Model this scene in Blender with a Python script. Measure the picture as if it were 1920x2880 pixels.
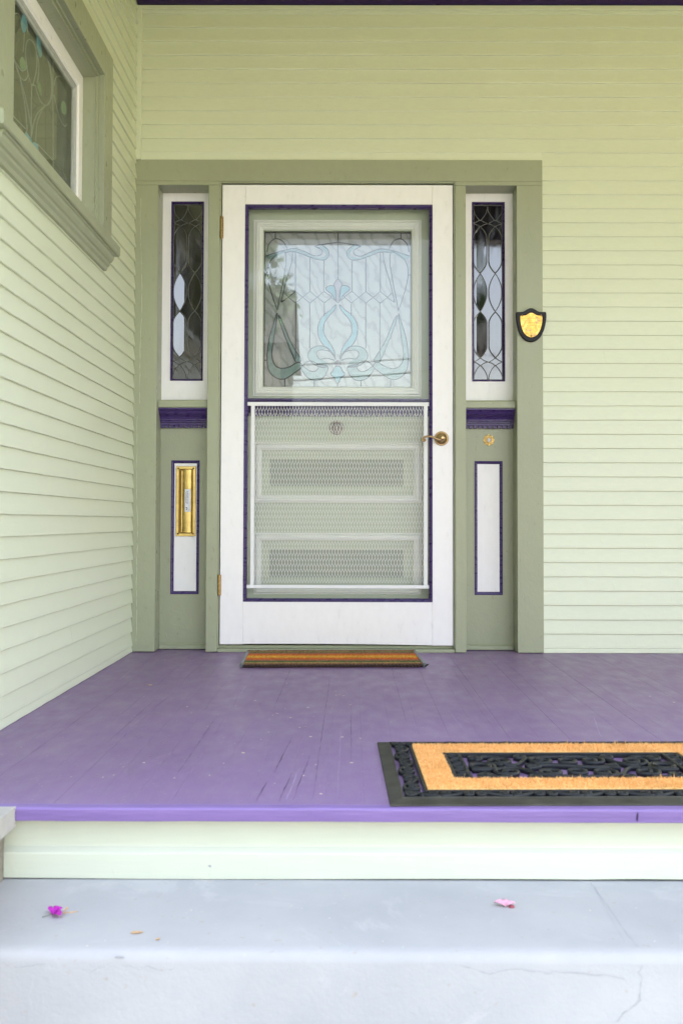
import bpy, bmesh, math, random
from mathutils import Vector, Matrix
R = math.radians
random.seed(7)
for o in list(bpy.data.objects): bpy.data.objects.remove(o)
sc = bpy.context.scene
# ------------------------------------------------------------------ camera
cam_d = bpy.data.cameras.new("camera"); cam = bpy.data.objects.new("camera", cam_d)
sc.collection.objects.link(cam); sc.camera = cam
cam_d.sensor_width = 36; cam_d.lens = 35.0; cam_d.clip_start = .05; cam_d.clip_end = 2000
cam_d.shift_x = -0.00706; cam_d.shift_y = -0.0209
PITCH, YAW, ROLL = 0.031353, -0.0030626, 0.0025563
f = Vector((math.sin(YAW)*math.cos(PITCH), math.cos(YAW)*math.cos(PITCH), math.sin(PITCH)))
rt = Vector((math.cos(YAW), -math.sin(YAW), 0)); up = rt.cross(f)
r2 = rt*math.cos(ROLL)+up*math.sin(ROLL); u2 = -rt*math.sin(ROLL)+up*math.cos(ROLL)
M = Matrix((( r2.x,u2.x,-f.x),(r2.y,u2.y,-f.y),(r2.z,u2.z,-f.z))).to_4x4()
M.translation = Vector((0, -4.61, .604)); cam.matrix_world = M
cam_d.dof.use_dof = True; cam_d.dof.focus_distance = 4.4; cam_d.dof.aperture_fstop = 6.3
# ------------------------------------------------------------------ sky + sun
SUN_EL, SUN_AZ = 42.0, 12.0        # sun stands behind the house (+Y), a little to the right
w = bpy.data.worlds.new("World"); sc.world = w; w.use_nodes = True
nt = w.node_tree; nt.nodes.clear()
sky = nt.nodes.new('ShaderNodeTexSky'); sky.sky_type = 'NISHITA'; sky.sun_disc = False
sky.sun_elevation = R(SUN_EL); sky.sun_rotation = R(SUN_AZ)
sky.air_density = 1.0; sky.dust_density = 1.6; sky.ozone_density = 0.6
mixw = nt.nodes.new('ShaderNodeMix'); mixw.data_type = 'RGBA'; mixw.blend_type = 'MULTIPLY'
mixw.inputs[0].default_value = 1.0; mixw.inputs[7].default_value = (1.205, 1.07, 0.975, 1)   # camera white balance set for open shade
bg = nt.nodes.new('ShaderNodeBackground'); bg.inputs[1].default_value = 0.15
wo = nt.nodes.new('ShaderNodeOutputWorld')
# thin high cloud: the sky brightens towards the zenith
tcw = nt.nodes.new('ShaderNodeTexCoord'); sxw = nt.nodes.new('ShaderNodeSeparateXYZ'); nt.links.new(tcw.outputs['Generated'], sxw.inputs[0])
mw = nt.nodes.new('ShaderNodeMath'); mw.operation = 'MULTIPLY_ADD'; mw.use_clamp = False; nt.links.new(sxw.outputs['Z'], mw.inputs[0]); mw.inputs[1].default_value = 1.7; mw.inputs[2].default_value = .52
vm = nt.nodes.new('ShaderNodeVectorMath'); vm.operation = 'SCALE'; nt.links.new(mixw.outputs[2], vm.inputs[0]); nt.links.new(mw.outputs[0], vm.inputs['Scale'])
bw = nt.nodes.new('ShaderNodeRGBToBW'); nt.links.new(sky.outputs[0], bw.inputs[0])
dsw = nt.nodes.new('ShaderNodeMix'); dsw.data_type = 'RGBA'; dsw.inputs[0].default_value = .38
nt.links.new(sky.outputs[0], dsw.inputs[6]); nt.links.new(bw.outputs[0], dsw.inputs[7])
nt.links.new(dsw.outputs[2], mixw.inputs[6]); nt.links.new(vm.outputs[0], bg.inputs[0]); nt.links.new(bg.outputs[0], wo.inputs[0])
sd = bpy.data.lights.new("sun", 'SUN'); sd.energy = 3.4; sd.angle = R(.53); sd.color = (1, .93, .80)
so = bpy.data.objects.new("sun", sd); sc.collection.objects.link(so)
az = R(SUN_AZ); el = R(SUN_EL)
sdir = Vector((math.sin(az)*math.cos(el), math.cos(az)*math.cos(el), math.sin(el)))
so.rotation_euler = sdir.to_track_quat('Z', 'Y').to_euler(); so.location = (2, 10, 12)
sc.view_settings.view_transform = 'Standard'; sc.view_settings.look = 'None'
sc.view_settings.exposure = 2.84; sc.view_settings.gamma = 1
sc.cycles.max_bounces = 12; sc.cycles.diffuse_bounces = 8; sc.cycles.glossy_bounces = 6
sc.cycles.transparent_max_bounces = 16; sc.cycles.use_denoising = True
sc.cycles.sample_clamp_indirect = 8
# ------------------------------------------------------------------ materials
MATS = {}
def newmat(name):
    m = bpy.data.materials.new(name); m.use_nodes = True; MATS[name] = m
    n = m.node_tree.nodes; b = n['Principled BSDF']; return m, m.node_tree, b
def noise(nt, scale, detail=4, vec=None, rough=.5, dist=0):
    t = nt.nodes.new('ShaderNodeTexNoise'); t.inputs['Scale'].default_value = scale
    t.inputs['Detail'].default_value = detail; t.inputs['Roughness'].default_value = rough; t.inputs['Distortion'].default_value = dist
    if vec: nt.links.new(vec, t.inputs['Vector'])
    return t.outputs['Fac']
def pos(nt, scale=(1,1,1), rot=(0,0,0)):
    g = nt.nodes.new('ShaderNodeNewGeometry'); m = nt.nodes.new('ShaderNodeMapping')
    m.inputs['Scale'].default_value = scale; m.inputs['Rotation'].default_value = rot
    nt.links.new(g.outputs['Position'], m.inputs['Vector']); return m.outputs['Vector']
def ramp(nt, fac, stops, interp='LINEAR'):
    r = nt.nodes.new('ShaderNodeValToRGB'); e = r.color_ramp.elements; r.color_ramp.interpolation = interp
    while len(e) < len(stops): e.new(.5)
    for k, (p, c) in enumerate(stops): e[k].position = p; e[k].color = (*c, 1) if len(c) == 3 else c
    nt.links.new(fac, r.inputs[0]); return r.outputs[0]
def mix(nt, a, b, fac, mode='MIX'):
    m = nt.nodes.new('ShaderNodeMix'); m.data_type = 'RGBA'; m.blend_type = mode
    for s, v in ((m.inputs[6], a), (m.inputs[7], b), (m.inputs[0], fac)):
        if isinstance(v, (int, float)): s.default_value = v
        elif isinstance(v, tuple): s.default_value = (*v, 1)
        else: nt.links.new(v, s)
    return m.outputs[2]
def bump(nt, b, h, strength, dist=.001, prev=None):
    n = nt.nodes.new('ShaderNodeBump'); n.inputs['Strength'].default_value = strength; n.inputs['Distance'].default_value = dist
    nt.links.new(h, n.inputs['Height'])
    if prev: nt.links.new(prev, n.inputs['Normal'])
    if b: nt.links.new(n.outputs[0], b.inputs['Normal'])
    return n.outputs[0]
def sc_(c, k): return tuple(min(1, x*k) for x in c)
def paint(name, col, rough=.45, lump=.5, brush=(1,1,12), spec=.4, vary=.05, dirt=0, dist=.0016):
    m, nt, b = newmat(name)
    v = noise(nt, 1.7, 5, pos(nt)); v2 = noise(nt, 14, 5, pos(nt, brush))
    c = ramp(nt, v, [(.3, sc_(col, 1-vary)), (.7, sc_(col, 1+vary))])
    c = mix(nt, c, ramp(nt, v2, [(.35, (.965,.965,.965)), (.65, (1,1,1))]), .8, 'MULTIPLY')
    if dirt:
        d = noise(nt, 55, 3, pos(nt)); c = mix(nt, c, ramp(nt, d, [(.70, (1,1,1)), (.80, (.55,.50,.42))]), dirt, 'MULTIPLY')
    nt.links.new(c, b.inputs['Base Color'])
    r_ = ramp(nt, v2, [(.3, (rough-.08,)*3), (.7, (rough+.1,)*3)]); nt.links.new(r_, b.inputs['Roughness'])
    b.inputs['Specular IOR Level'].default_value = spec
    n1 = bump(nt, None, noise(nt, 38, 6, pos(nt, brush)), lump*.5, dist)
    n2 = bump(nt, None, noise(nt, 9, 4, pos(nt), dist=.6), lump*.4, dist*3, n1)
    vor = nt.nodes.new('ShaderNodeTexNoise'); vor.inputs['Scale'].default_value = 70; vor.inputs['Detail'].default_value = 2
    nt.links.new(pos(nt, (1,1,.35)), vor.inputs['Vector'])
    pk = ramp(nt, vor.outputs['Fac'], [(.66, (0,)*3), (.74, (1,)*3)])
    bump(nt, b, pk, lump*.55, dist, n2)
    return m
SIDING = (.685, .735, .565)
paint('siding_paint', SIDING, .36, .30, (2,2,6), vary=.015)
paint('trim_paint', (.335, .365, .245), .34, 1.0, (2.5,2.5,1.6), vary=.04)
paint('trim_paint_flat', (.335, .365, .245), .36, 1.0, (1.6,1.6,3), vary=.04)
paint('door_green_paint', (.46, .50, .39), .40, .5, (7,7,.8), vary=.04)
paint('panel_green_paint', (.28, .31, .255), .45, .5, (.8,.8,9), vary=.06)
paint('white_paint', (.86, .86, .855), .34, .22, (3,3,1.2), vary=.008)
paint('white_trim_paint', (.78, .78, .74), .38, .2, (3,3,3), vary=.02)
paint('purple_paint', (.048, .026, .125), .30, .8, (2,2,6), vary=.15)
paint('dark_purple_paint', (.028, .013, .07), .35, .7, (1,1,6), vary=.15)
paint('ceiling_paint', (.56, .50, .10), .5, .2, vary=.03)
paint('riser_paint', (.64, .68, .535), .42, .3, (.6,.6,9), vary=.02)
paint('white_steel', (.78, .80, .80), .40, .2, vary=.02)
def floor_mat():
    m, nt, b = newmat('porch_purple_paint')
    P = pos(nt)
    v = noise(nt, 2.2, 6, P); v2 = noise(nt, 11, 6, pos(nt, (1.8,.8,1)))
    c = ramp(nt, v, [(.25, (.225,.14,.295)), (.55, (.25,.16,.32)), (.8, (.275,.18,.345))])
    c = mix(nt, c, ramp(nt, v2, [(.3, (.90,.90,.93)), (.6, (1,1,1))]), .8, 'MULTIPLY')
    # worn, dusty film
    d = noise(nt, 5, 8, pos(nt, (1,1,1)), .65); c = mix(nt, c, (.36,.32,.37), ramp(nt, d, [(.50, (0,)*3), (.80, (.22,)*3)]))
    s = noise(nt, 160, 2, P); c = mix(nt, c, (.62,.55,.50), ramp(nt, s, [(.70, (0,)*3), (.74, (.8,)*3)]))
    s2 = noise(nt, 95, 2, pos(nt, (1,1,1), (0,0,.7))); c = mix(nt, c, (.07,.05,.12), ramp(nt, s2, [(.74, (0,)*3), (.77, (.7,)*3)]))
    nt.links.new(c, b.inputs['Base Color'])
    nt.links.new(ramp(nt, v2, [(.3, (.34,)*3), (.7, (.52,)*3)]), b.inputs['Roughness']); b.inputs['Specular IOR Level'].default_value = .5
    n1 = bump(nt, None, noise(nt, 60, 5, pos(nt, (3,.5,1))), .3, .0012)
    n2 = bump(nt, None, noise(nt, 7, 5, pos(nt, (1.6,.7,1)), dist=.8), .45, .004, n1)
    bump(nt, b, s, .3, .001, n2)
floor_mat()
def nosing():
    m, nt, b = newmat('nosing_purple_paint')
    v2 = noise(nt, 14, 5, pos(nt, (.6,2,6)))
    c = ramp(nt, v2, [(.3, (.20,.13,.335)), (.7, (.235,.155,.38))]); nt.links.new(c, b.inputs['Base Color']); b.inputs['Roughness'].default_value = .36
    n1 = bump(nt, None, v2, .6, .003); bump(nt, b, noise(nt, 70, 4, pos(nt, (.6,2,4))), .4, .001, n1)
nosing()
def concrete(name, a, b_, rough=.75, bmp=.5, spots=True, sc0=6):
    m, nt, b = newmat(name); v = noise(nt, sc0, 8, pos(nt), .6)
    c = ramp(nt, v, [(.3, a), (.7, b_)])
    v3 = noise(nt, 2.3, 4, pos(nt, (1,1,2))); c = mix(nt, c, ramp(nt, v3, [(.3, (.86,.87,.89)), (.65, (1,1,1))]), .9, 'MULTIPLY'); v4 = noise(nt, 3.1, 9, pos(nt, (1,1,1), (.3,.2,.9)), .68, 1.5); c = mix(nt, c, sc_(b_, 1.12), ramp(nt, v4, [(.56, (0,)*3), (.64, (.45,)*3)]))
    if spots:
        s = noise(nt, 60, 2, pos(nt)); c = mix(nt, c, (.40,.34,.27), ramp(nt, s, [(.70, (0,)*3), (.76, (.6,)*3)]))
    nt.links.new(c, b.inputs['Base Color']); b.inputs['Roughness'].default_value = rough
    n1 = bump(nt, None, noise(nt, 5, 6, pos(nt)), .35, .006); bump(nt, b, noise(nt, 90, 6, pos(nt), .7), bmp, .002, n1)
concrete('painted_concrete', (.425,.43,.42), (.475,.475,.455), .62, .55)
concrete('cap_concrete', (.40,.37,.31), (.62,.60,.54), .85, .9, False)
concrete('rough_concrete', (.30,.255,.185), (.50,.45,.37), .95, 1.0, False, 25)
concrete('pavement_concrete', (.42,.40,.36), (.52,.50,.45), .9, .5, False)
concrete('path_concrete', (.20,.19,.17), (.28,.26,.23), .9, .5, False)
concrete('asphalt', (.05,.05,.05), (.08,.08,.08), .9, .5, False)
def flat(name, col, rough=.5, metal=0, spec=.5, bmpS=0, bscale=80, vary=.12, ns=30):
    m, nt, b = newmat(name); v = noise(nt, ns, 5, pos(nt))
    nt.links.new(ramp(nt, v, [(.3, sc_(col, 1-vary)), (.7, sc_(col, 1+vary))]), b.inputs['Base Color'])
    b.inputs['Roughness'].default_value = rough; b.inputs['Metallic'].default_value = metal; b.inputs['Specular IOR Level'].default_value = spec
    if bmpS: bump(nt, b, noise(nt, bscale, 4, pos(nt)), bmpS, .001)
    return m
flat('crack', (.36,.365,.37), .9); flat('lead_came', (.16,.165,.155), .45, .6, vary=.25)
flat('pale_came', (.045,.045,.048), .45, .3, vary=.2)
flat('bronze', (.40,.28,.14), .28, 1, vary=.3); flat('brass', (.62,.46,.16), .44, 1, vary=.16, ns=40)
flat('old_brass', (.30,.205,.08), .35, 1, vary=.45, ns=120); flat('screw_dark', (.12,.07,.03), .4, 1)
flat('bright_brass', (.78,.50,.13), .42, 1, vary=.2, ns=35)
def mottled():
    m, nt, b = newmat('mottled_gold'); v = noise(nt, 42, 4, pos(nt, (1,1,1)), dist=1.2)
    nt.links.new(ramp(nt, v, [(.30, (.42,.27,.16)), (.42, (.62,.38,.09)), (.55, (.80,.50,.11)), (.7, (.88,.62,.24))]), b.inputs['Base Color']); b.inputs['Metallic'].default_value = .75
    nt.links.new(ramp(nt, noise(nt, 60, 3, pos(nt)), [(.3, (.3,)*3), (.7, (.55,)*3)]), b.inputs['Roughness'])
mottled()
flat('gilt', (.88,.68,.32), .3, .9, vary=.15, ns=150)
flat('black_lacquer', (.006,.005,.007), .35, 0, .22); flat('rubber', (.014,.0165,.018), .48, 0, .38, .4, 120, .3)
flat('dusty_rubber', (.048,.047,.036), .6, 0, .3, .6, 90, .4, 18)
flat('end_bar', (.11,.125,.13), .4, .2); flat('dark_yarn', (.035,.022,.018), .95); flat('sticker_white', (.74,.76,.79), .5)
flat('ink', (.03,.03,.03), .6); flat('grey_ink', (.27,.27,.30), .6); flat('button_white', (.62,.62,.64), .3)
flat('nickel', (.30,.27,.25), .35, .8, vary=.4, ns=60)
flat('magenta_bract', (.50,.02,.42), .6, vary=.3, ns=200); flat('pink_petal', (.80,.42,.52), .6, vary=.25, ns=200)
flat('petal_red', (.32,.07,.09), .6); flat('dry_leaf', (.55,.36,.19), .8, vary=.3, ns=200); flat('stem_green', (.17,.2,.12), .7)
flat('debris_bits', (.75,.62,.48), .9, vary=.4, ns=300); flat('roof_shingle', (.10,.10,.10), .9)
flat('bark', (.09,.065,.045), .9, bmpS=1, bscale=20); flat('leaf_green', (.035,.075,.025), .6, vary=.5, ns=3)
flat('cable_black', (.02,.02,.02), .6); flat('engraved_gold', (.42,.26,.07), .4, .9); flat('dark_gap', (.02,.022,.015), .8)
flat('blue_glass', (.10,.33,.47), .12, 0, .8, vary=.08); flat('lawn_green', (.15,.15,.04), .95, vary=.35, ns=4)
flat('inset_dark', (.20,.12,.03), .5, .8)
flat('sash_bead_grey', (.42,.44,.42), .4)
flat('grey_brown_stain', (.22,.15,.13), .5, .6)
# striped rug : stripes run along the long side (local y)
def rugmat():
    m, nt, b = newmat('rug_fibre')
    tc = nt.nodes.new('ShaderNodeTexCoord'); sx = nt.nodes.new('ShaderNodeSeparateXYZ')
    nt.links.new(tc.outputs['Generated'], sx.inputs[0])
    jn = noise(nt, 9, 3, tc.outputs['Generated']); jm = nt.nodes.new('ShaderNodeMath'); jm.operation = 'MULTIPLY_ADD'
    nt.links.new(jn, jm.inputs[0]); jm.inputs[1].default_value = .03; nt.links.new(sx.outputs['Y'], jm.inputs[2])
    br, dk, gr, rd, go, ol = (.27,.145,.085), (.07,.042,.03), (.08,.14,.05), (.60,.15,.04), (.66,.38,.06), (.36,.28,.10)
    st = [(0,dk),(.05,br),(.13,ol),(.17,gr),(.20,gr),(.22,br),(.32,(.30,.15,.10)),(.34,rd),(.42,rd),(.45,(.62,.27,.05)),(.50,go),(.58,go),(.61,(.62,.27,.05)),(.64,rd),(.71,rd),(.74,(.30,.15,.10)),(.84,br),(.86,gr),(.89,ol),(.93,br),(1,dk)]
    c = ramp(nt, jm.outputs[0], [(p, q) for p, q in st])
    sp = noise(nt, 170, 3, pos(nt, (1,2.5,1))); c = mix(nt, c, ramp(nt, sp, [(.32, (.45,.42,.4)), (.5, (1,1,1)), (.7, (1.5,1.4,1.3))]), 1., 'MULTIPLY')
    nt.links.new(c, b.inputs['Base Color']); b.inputs['Roughness'].default_value = .95; b.inputs['Specular IOR Level'].default_value = .1
    bump(nt, b, sp, 1, .004)
rugmat()
def coirmat():
    m, nt, b = newmat('coir'); v = noise(nt, 230, 3, pos(nt)); v2 = noise(nt, 25, 3, pos(nt))
    c = ramp(nt, v, [(.25, (.66,.33,.09)), (.5, (.95,.60,.23)), (.75, (1,.78,.40))])
    c = mix(nt, c, ramp(nt, v2, [(.3, (.85,.8,.7)), (.6, (1,1,1))]), .7, 'MULTIPLY')
    nt.links.new(c, b.inputs['Base Color']); b.inputs['Roughness'].default_value = .9; b.inputs['Specular IOR Level'].default_value = .1
coirmat()
def sheen_glass(name, ior, tint=(1,1,1), bmp=0, rough=0.0):
    m = bpy.data.materials.new(name); m.use_nodes = True; MATS[name] = m; nt = m.node_tree; nt.nodes.clear()
    o = nt.nodes.new('ShaderNodeOutputMaterial'); mx = nt.nodes.new('ShaderNodeMixShader')
    t = nt.nodes.new('ShaderNodeBsdfTransparent'); t.inputs[0].default_value = (*tint, 1)
    g = nt.nodes.new('ShaderNodeBsdfGlossy'); g.inputs['Roughness'].default_value = rough
    f0 = ((ior-1)/(ior+1))**2
    lw = nt.nodes.new('ShaderNodeLayerWeight'); lw.inputs[0].default_value = .5
    pw = nt.nodes.new('ShaderNodeMath'); pw.operation = 'POWER'; nt.links.new(lw.outputs['Facing'], pw.inputs[0]); pw.inputs[1].default_value = 5
    fr = nt.nodes.new('ShaderNodeMath'); fr.operation = 'MULTIPLY_ADD'; nt.links.new(pw.outputs[0], fr.inputs[0]); fr.inputs[1].default_value = 1-f0; fr.inputs[2].default_value = f0
    if bmp:
        n = bump(nt, None, noise(nt, 6, 2, pos(nt)), bmp, .004); nt.links.new(n, g.inputs['Normal'])
    nt.links.new(fr.outputs[0], mx.inputs[0]); nt.links.new(t.outputs[0], mx.inputs[1]); nt.links.new(g.outputs[0], mx.inputs[2]); nt.links.new(mx.outputs[0], o.inputs[0])
sheen_glass('storm_glass', 1.29, (.97,.985,.98), .015)
sheen_glass('cover_glass', 1.66, (.97,.98,.98), .015)
sheen_glass('window_glass', 1.38, (.96,.98,.97), .1)
def dark_pane(name, col, ior, bmp, rough=.03, scale=(1,1,.25)):
    m, nt, b = newmat(name); v = noise(nt, 40, 4, pos(nt, scale))
    nt.links.new(ramp(nt, v, [(.3, sc_(col,.6)), (.75, sc_(col,1.5))]), b.inputs['Base Color'])
    b.inputs['Roughness'].default_value = rough; b.inputs['IOR'].default_value = ior
    nt.links.new(ramp(nt, noise(nt, 30, 4, pos(nt, scale)), [(.4,(rough,)*3),(.8,(rough+.16,)*3)]), b.inputs['Roughness'])
    if bmp: bump(nt, b, noise(nt, 12, 3, pos(nt, (1,1,.5))), bmp, .002)
dark_pane('leaded_glass', (.012,.012,.013), 2.1, .12)
dark_pane('dim_room_glass', (.035,.045,.022), 1.5, 0, .08)
def swirl(name, a, b_, sca=9):
    m, nt, b = newmat(name)
    n0 = nt.nodes.new('ShaderNodeTexNoise'); n0.inputs['Scale'].default_value = 5; nt.links.new(pos(nt), n0.inputs['Vector'])
    wv = nt.nodes.new('ShaderNodeTexWave'); wv.inputs['Scale'].default_value = sca; wv.inputs['Distortion'].default_value = 12
    wv.inputs['Detail'].default_value = 3; wv.inputs['Detail Scale'].default_value = .9; wv.bands_direction = 'DIAGONAL'
    nt.links.new(pos(nt, (.8,1,.5)), wv.inputs['Vector'])
    nt.links.new(ramp(nt, wv.outputs['Fac'], [(.04, sc_(a,.86)), (.12, a), (.5, b_)]), b.inputs['Base Color'])
    b.inputs['Roughness'].default_value = .16; b.inputs['IOR'].default_value = 1.45
    bump(nt, b, wv.outputs['Fac'], .08, .002)
swirl('swirl_glass', (.335,.325,.315), (.38,.37,.365), 13)
flat('pale_blue_glass', (.13,.30,.36), .2, vary=.08); flat('pale_green_glass', (.19,.27,.255), .2, vary=.12, ns=60); flat('mauve_glass', (.25,.20,.235), .2, vary=.1)
flat('smoke_glass', (.05,.06,.06), .2, vary=.3, ns=60); flat('window_blue_glass', (.09,.34,.46), .2, vary=.1); flat('window_green_glass', (.15,.27,.14), .2, vary=.1); flat('window_came', (.24,.27,.23), .4, vary=.2)

# ------------------------------------------------------------------ mesh helpers
class MB:
    def __init__(s): s.v = []; s.f = []
    def add(s, vs, fs):
        k = len(s.v); s.v += [tuple(p) for p in vs]; s.f += [tuple(i+k for i in q) for q in fs]; return s
    def box(s, x0, x1, y0, y1, z0, z1):
        return s.add([(x0,y0,z0),(x1,y0,z0),(x1,y1,z0),(x0,y1,z0),(x0,y0,z1),(x1,y0,z1),(x1,y1,z1),(x0,y1,z1)],
              [(0,3,2,1),(4,5,6,7),(0,1,5,4),(1,2,6,5),(2,3,7,6),(3,0,4,7)])
    def rings(s, rings, closed=False, caps=True):
        n = len(rings[0]); k = len(s.v)
        for r_ in rings: s.v += [tuple(p) for p in r_]
        m = len(rings)
        for i in range(m if closed else m-1):
            a, b = i*n, ((i+1) % m)*n
            for j in range(n): s.f.append((k+a+j, k+a+(j+1) % n, k+b+(j+1) % n, k+b+j))
        if caps and not closed:
            s.f.append(tuple(k+j for j in reversed(range(n)))); s.f.append(tuple(k+(m-1)*n+j for j in range(n)))
        return s
    def tube(s, pts, r, n=8, closed=False, squash=None):
        pts = [Vector(p) for p in pts]; m = len(pts); rings = []; prev = None
        for i, p in enumerate(pts):
            if closed: t = (pts[(i+1) % m]-pts[i-1])
            else: t = pts[min(i+1, m-1)]-pts[max(i-1, 0)]
            if t.length < 1e-9: t = Vector((0,0,1))
            t.normalize()
            if prev is None:
                a = Vector((0,1,0)) if abs(t.y) < .9 else Vector((0,0,1)); nrm = (a-t*a.dot(t)).normalized()
            else: nrm = (prev-t*prev.dot(t)).normalized()
            prev = nrm; bn = t.cross(nrm); rr = r[i] if isinstance(r, (list, tuple)) else r
            rings.append([p+nrm*rr*math.cos(2*math.pi*j/n)+bn*rr*math.sin(2*math.pi*j/n) for j in range(n)])
        return s.rings(rings, closed)
    def frame(s, x0, x1, z0, z1, prof, plane='XZ', fill=False):
        """mitred frame: prof = [(inset, depth)...] swept round the rectangle"""
        rs = []
        for ins, d in prof:
            q = [(x0+ins, z0+ins), (x1-ins, z0+ins), (x1-ins, z1-ins), (x0+ins, z1-ins)]
            rs.append([(a, d, c) if plane == 'XZ' else (d, a, c) for a, c in q])
        k = len(s.v)
        for r_ in rs: s.v += r_
        for i in range(len(rs)-1):
            for j in range(4): s.f.append((k+i*4+j, k+i*4+(j+1) % 4, k+(i+1)*4+(j+1) % 4, k+(i+1)*4+j))
        if fill: s.f.append(tuple(k+(len(rs)-1)*4+j for j in range(4)))
        return s
    def extrude_x(s, prof, x0, x1, closed=True):
        n = len(prof); k = len(s.v); s.v += [(x0, y, z) for y, z in prof]+[(x1, y, z) for y, z in prof]
        for j in range(n if closed else n-1): s.f.append((k+j, k+(j+1) % n, k+n+(j+1) % n, k+n+j))
        if closed: s.f.append(tuple(k+j for j in reversed(range(n)))); s.f.append(tuple(k+n+j for j in range(n)))
        return s
    def prism(s, poly, y0, y1):
        n = len(poly); k = len(s.v); s.v += [(x, y0, z) for x, z in poly]+[(x, y1, z) for x, z in poly]
        s.f.append(tuple(k+j for j in range(n))); s.f.append(tuple(k+n+j for j in reversed(range(n))))
        for j in range(n): s.f.append((k+j, k+n+j, k+n+(j+1) % n, k+(j+1) % n))
        return s
    def lathe(s, c, prof, axis='Y', n=32):
        """prof = [(radius, offset)] along -axis from c"""
        rings = []
        for r_, o in prof:
            ring = []
            for j in range(n):
                a = 2*math.pi*j/n; u, v = r_*math.cos(a), r_*math.sin(a)
                ring.append((c[0]+u, c[1]-o, c[2]+v) if axis == 'Y' else (c[0]+u, c[1]+v, c[2]+o))
            rings.append(ring)
        return s.rings(rings)
    def build(s, name, mat, parent=None, smooth=False, bevel=0, label=None, seg=2, fix=True):
        me = bpy.data.meshes.new(name); me.from_pydata(s.v, [], s.f); me.materials.append(MATS[mat]); me.update()
        if fix:
            bm = bmesh.new(); bm.from_mesh(me); bmesh.ops.recalc_face_normals(bm, faces=bm.faces); bm.to_mesh(me); bm.free()
        if smooth:
            for p in me.polygons: p.use_smooth = True
        o = bpy.data.objects.new(name, me); sc.collection.objects.link(o)
        if parent is not None:
            o.parent = parent; o.matrix_parent_inverse = WM[parent.name].inverted()
            WM[o.name] = Matrix.Identity(4)
        else: WM[o.name] = Matrix.Identity(4)
        if bevel:
            b = o.modifiers.new('bevel', 'BEVEL'); b.width = bevel; b.segments = seg; b.limit_method = 'ANGLE'; b.angle_limit = R(40)
        if label: o['label'] = label
        return o
WM = {}
def thing(name, label, cat, loc=(0,0,0), group=None):
    o = bpy.data.objects.new(name, None); sc.collection.objects.link(o); o.location = loc; o.empty_display_size = .1
    o['label'] = label; o['category'] = cat
    if group: o['group'] = group
    WM[o.name] = Matrix.Translation(loc); return o
def tag(o, label, cat, group=None):
    o['label'] = label; o['category'] = cat
    if group: o['group'] = group
    return o
def struct(o, kind='structure'): o['kind'] = kind; return o
def smooth_curve(pts, k=6, closed=False):
    out = []; n = len(pts); P_ = [Vector(p) for p in pts]
    for i in range(n if closed else n-1):
        if closed: a, b, c, d = P_[i-1], P_[i], P_[(i+1) % n], P_[(i+2) % n]
        else: a, b, c, d = P_[max(i-1,0)], P_[i], P_[i+1], P_[min(i+2, n-1)]
        for j in range(k):
            t = j/k; out.append(.5*((2*b)+(c-a)*t+(2*a-5*b+4*c-d)*t*t+(3*b-a-3*c+d)*t**3))
    if not closed: out.append(P_[-1])
    return out

# ------------------------------------------------------------------ ground
g = MB(); g.add([(-400,-400,-.96),(400,-400,-.96),(400,400,-.96),(-400,400,-.96)], [(0,1,2,3)]); struct(g.build('ground', 'lawn_green'))
g = MB(); g.box(-.74, 1.9, -11.5, -4.35, -.975, -.945); struct(g.build('path', 'path_concrete', bevel=.005))
g = MB(); g.box(-60, 60, -13.5, -11.5, -.975, -.94); struct(g.build('pavement', 'pavement_concrete', bevel=.005))
g = MB(); g.box(-60, 60, -24, -13.5, -1.1, -.955); struct(g.build('road', 'asphalt'))

# ================================================================== HOUSE
house = thing('house', 'pale green clapboard porch front with olive trim and purple details around a white door', 'house', (0, 0, 0))
SP = .0661
def lap_strip(mb, a0, a1, z, z1, wall, face=.006, back=.0155):
    """one lapped board; 'a' runs along the wall; the butt edge waves by a hair"""
    L = a1-a0; n = max(1, int(L/.06)); prof = []
    for i in range(n+1):
        a = a0+L*i/n; jz = random.uniform(-.0006, .0006); jd = random.uniform(-.0005, .0005)
        q = [(back+.004, z+jz), (face+.0016+jd, z+jz), (face+jd, z+.0016+jz), (face+.001+jd*.4, z+.012), (back-.0005, min(z+SP+.001, z1)), (back+.004, min(z+SP+.001, z1))]
        prof.append([(a, d, zz) if wall == 'front' else (-1.0085-d+.006, a, zz) for d, zz in q])
    mb.rings(prof)
fw = MB(); z = .022-SP
zt = 3.05
while z < zt:
    z1 = zt
    if z+SP < 2.302: spans = [(.8862, 5.0)]
    elif z < 2.298: spans = [(.8862, 5.0)]
    else: spans = [(-.995, 5.0)]
    for a0, a1 in spans:
        jx = a0+random.uniform(.15, 1.4) if random.random() < .14 else None
        if jx:
            lap_strip(fw, a0, jx-.0004, max(z, .001), z1, 'front'); lap_strip(fw, jx+.0004, a1, max(z, .001), z1, 'front')
        else: lap_strip(fw, a0, a1, max(z, .001), z1, 'front')
    if z < 2.298 < z+SP:      # the board cut over the head casing
        lap_strip(fw, -.995, .886, 2.2985, z+SP, 'front') if False else fw.box(-.995, .886, .009, .02, 2.2985, z+SP+.001)
    z += SP
fw.build('front_wall', 'siding_paint', house, label='lapped pale green siding around the door casing')
g = MB(); g.box(.80, 5.0, .0197, .18, -.9, 3.1); g.box(-1.3, .80, .0197, .18, 2.30, 3.1); g.box(-1.3, 5, .18, .4, -.9, 3.1)
g.build('wall_core', 'trim_paint_flat', house)
sw = MB(); z = .0287-SP
WO = (-1.90, -.602, 1.69, 2.488)          # window casing outline on the side wall
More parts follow.
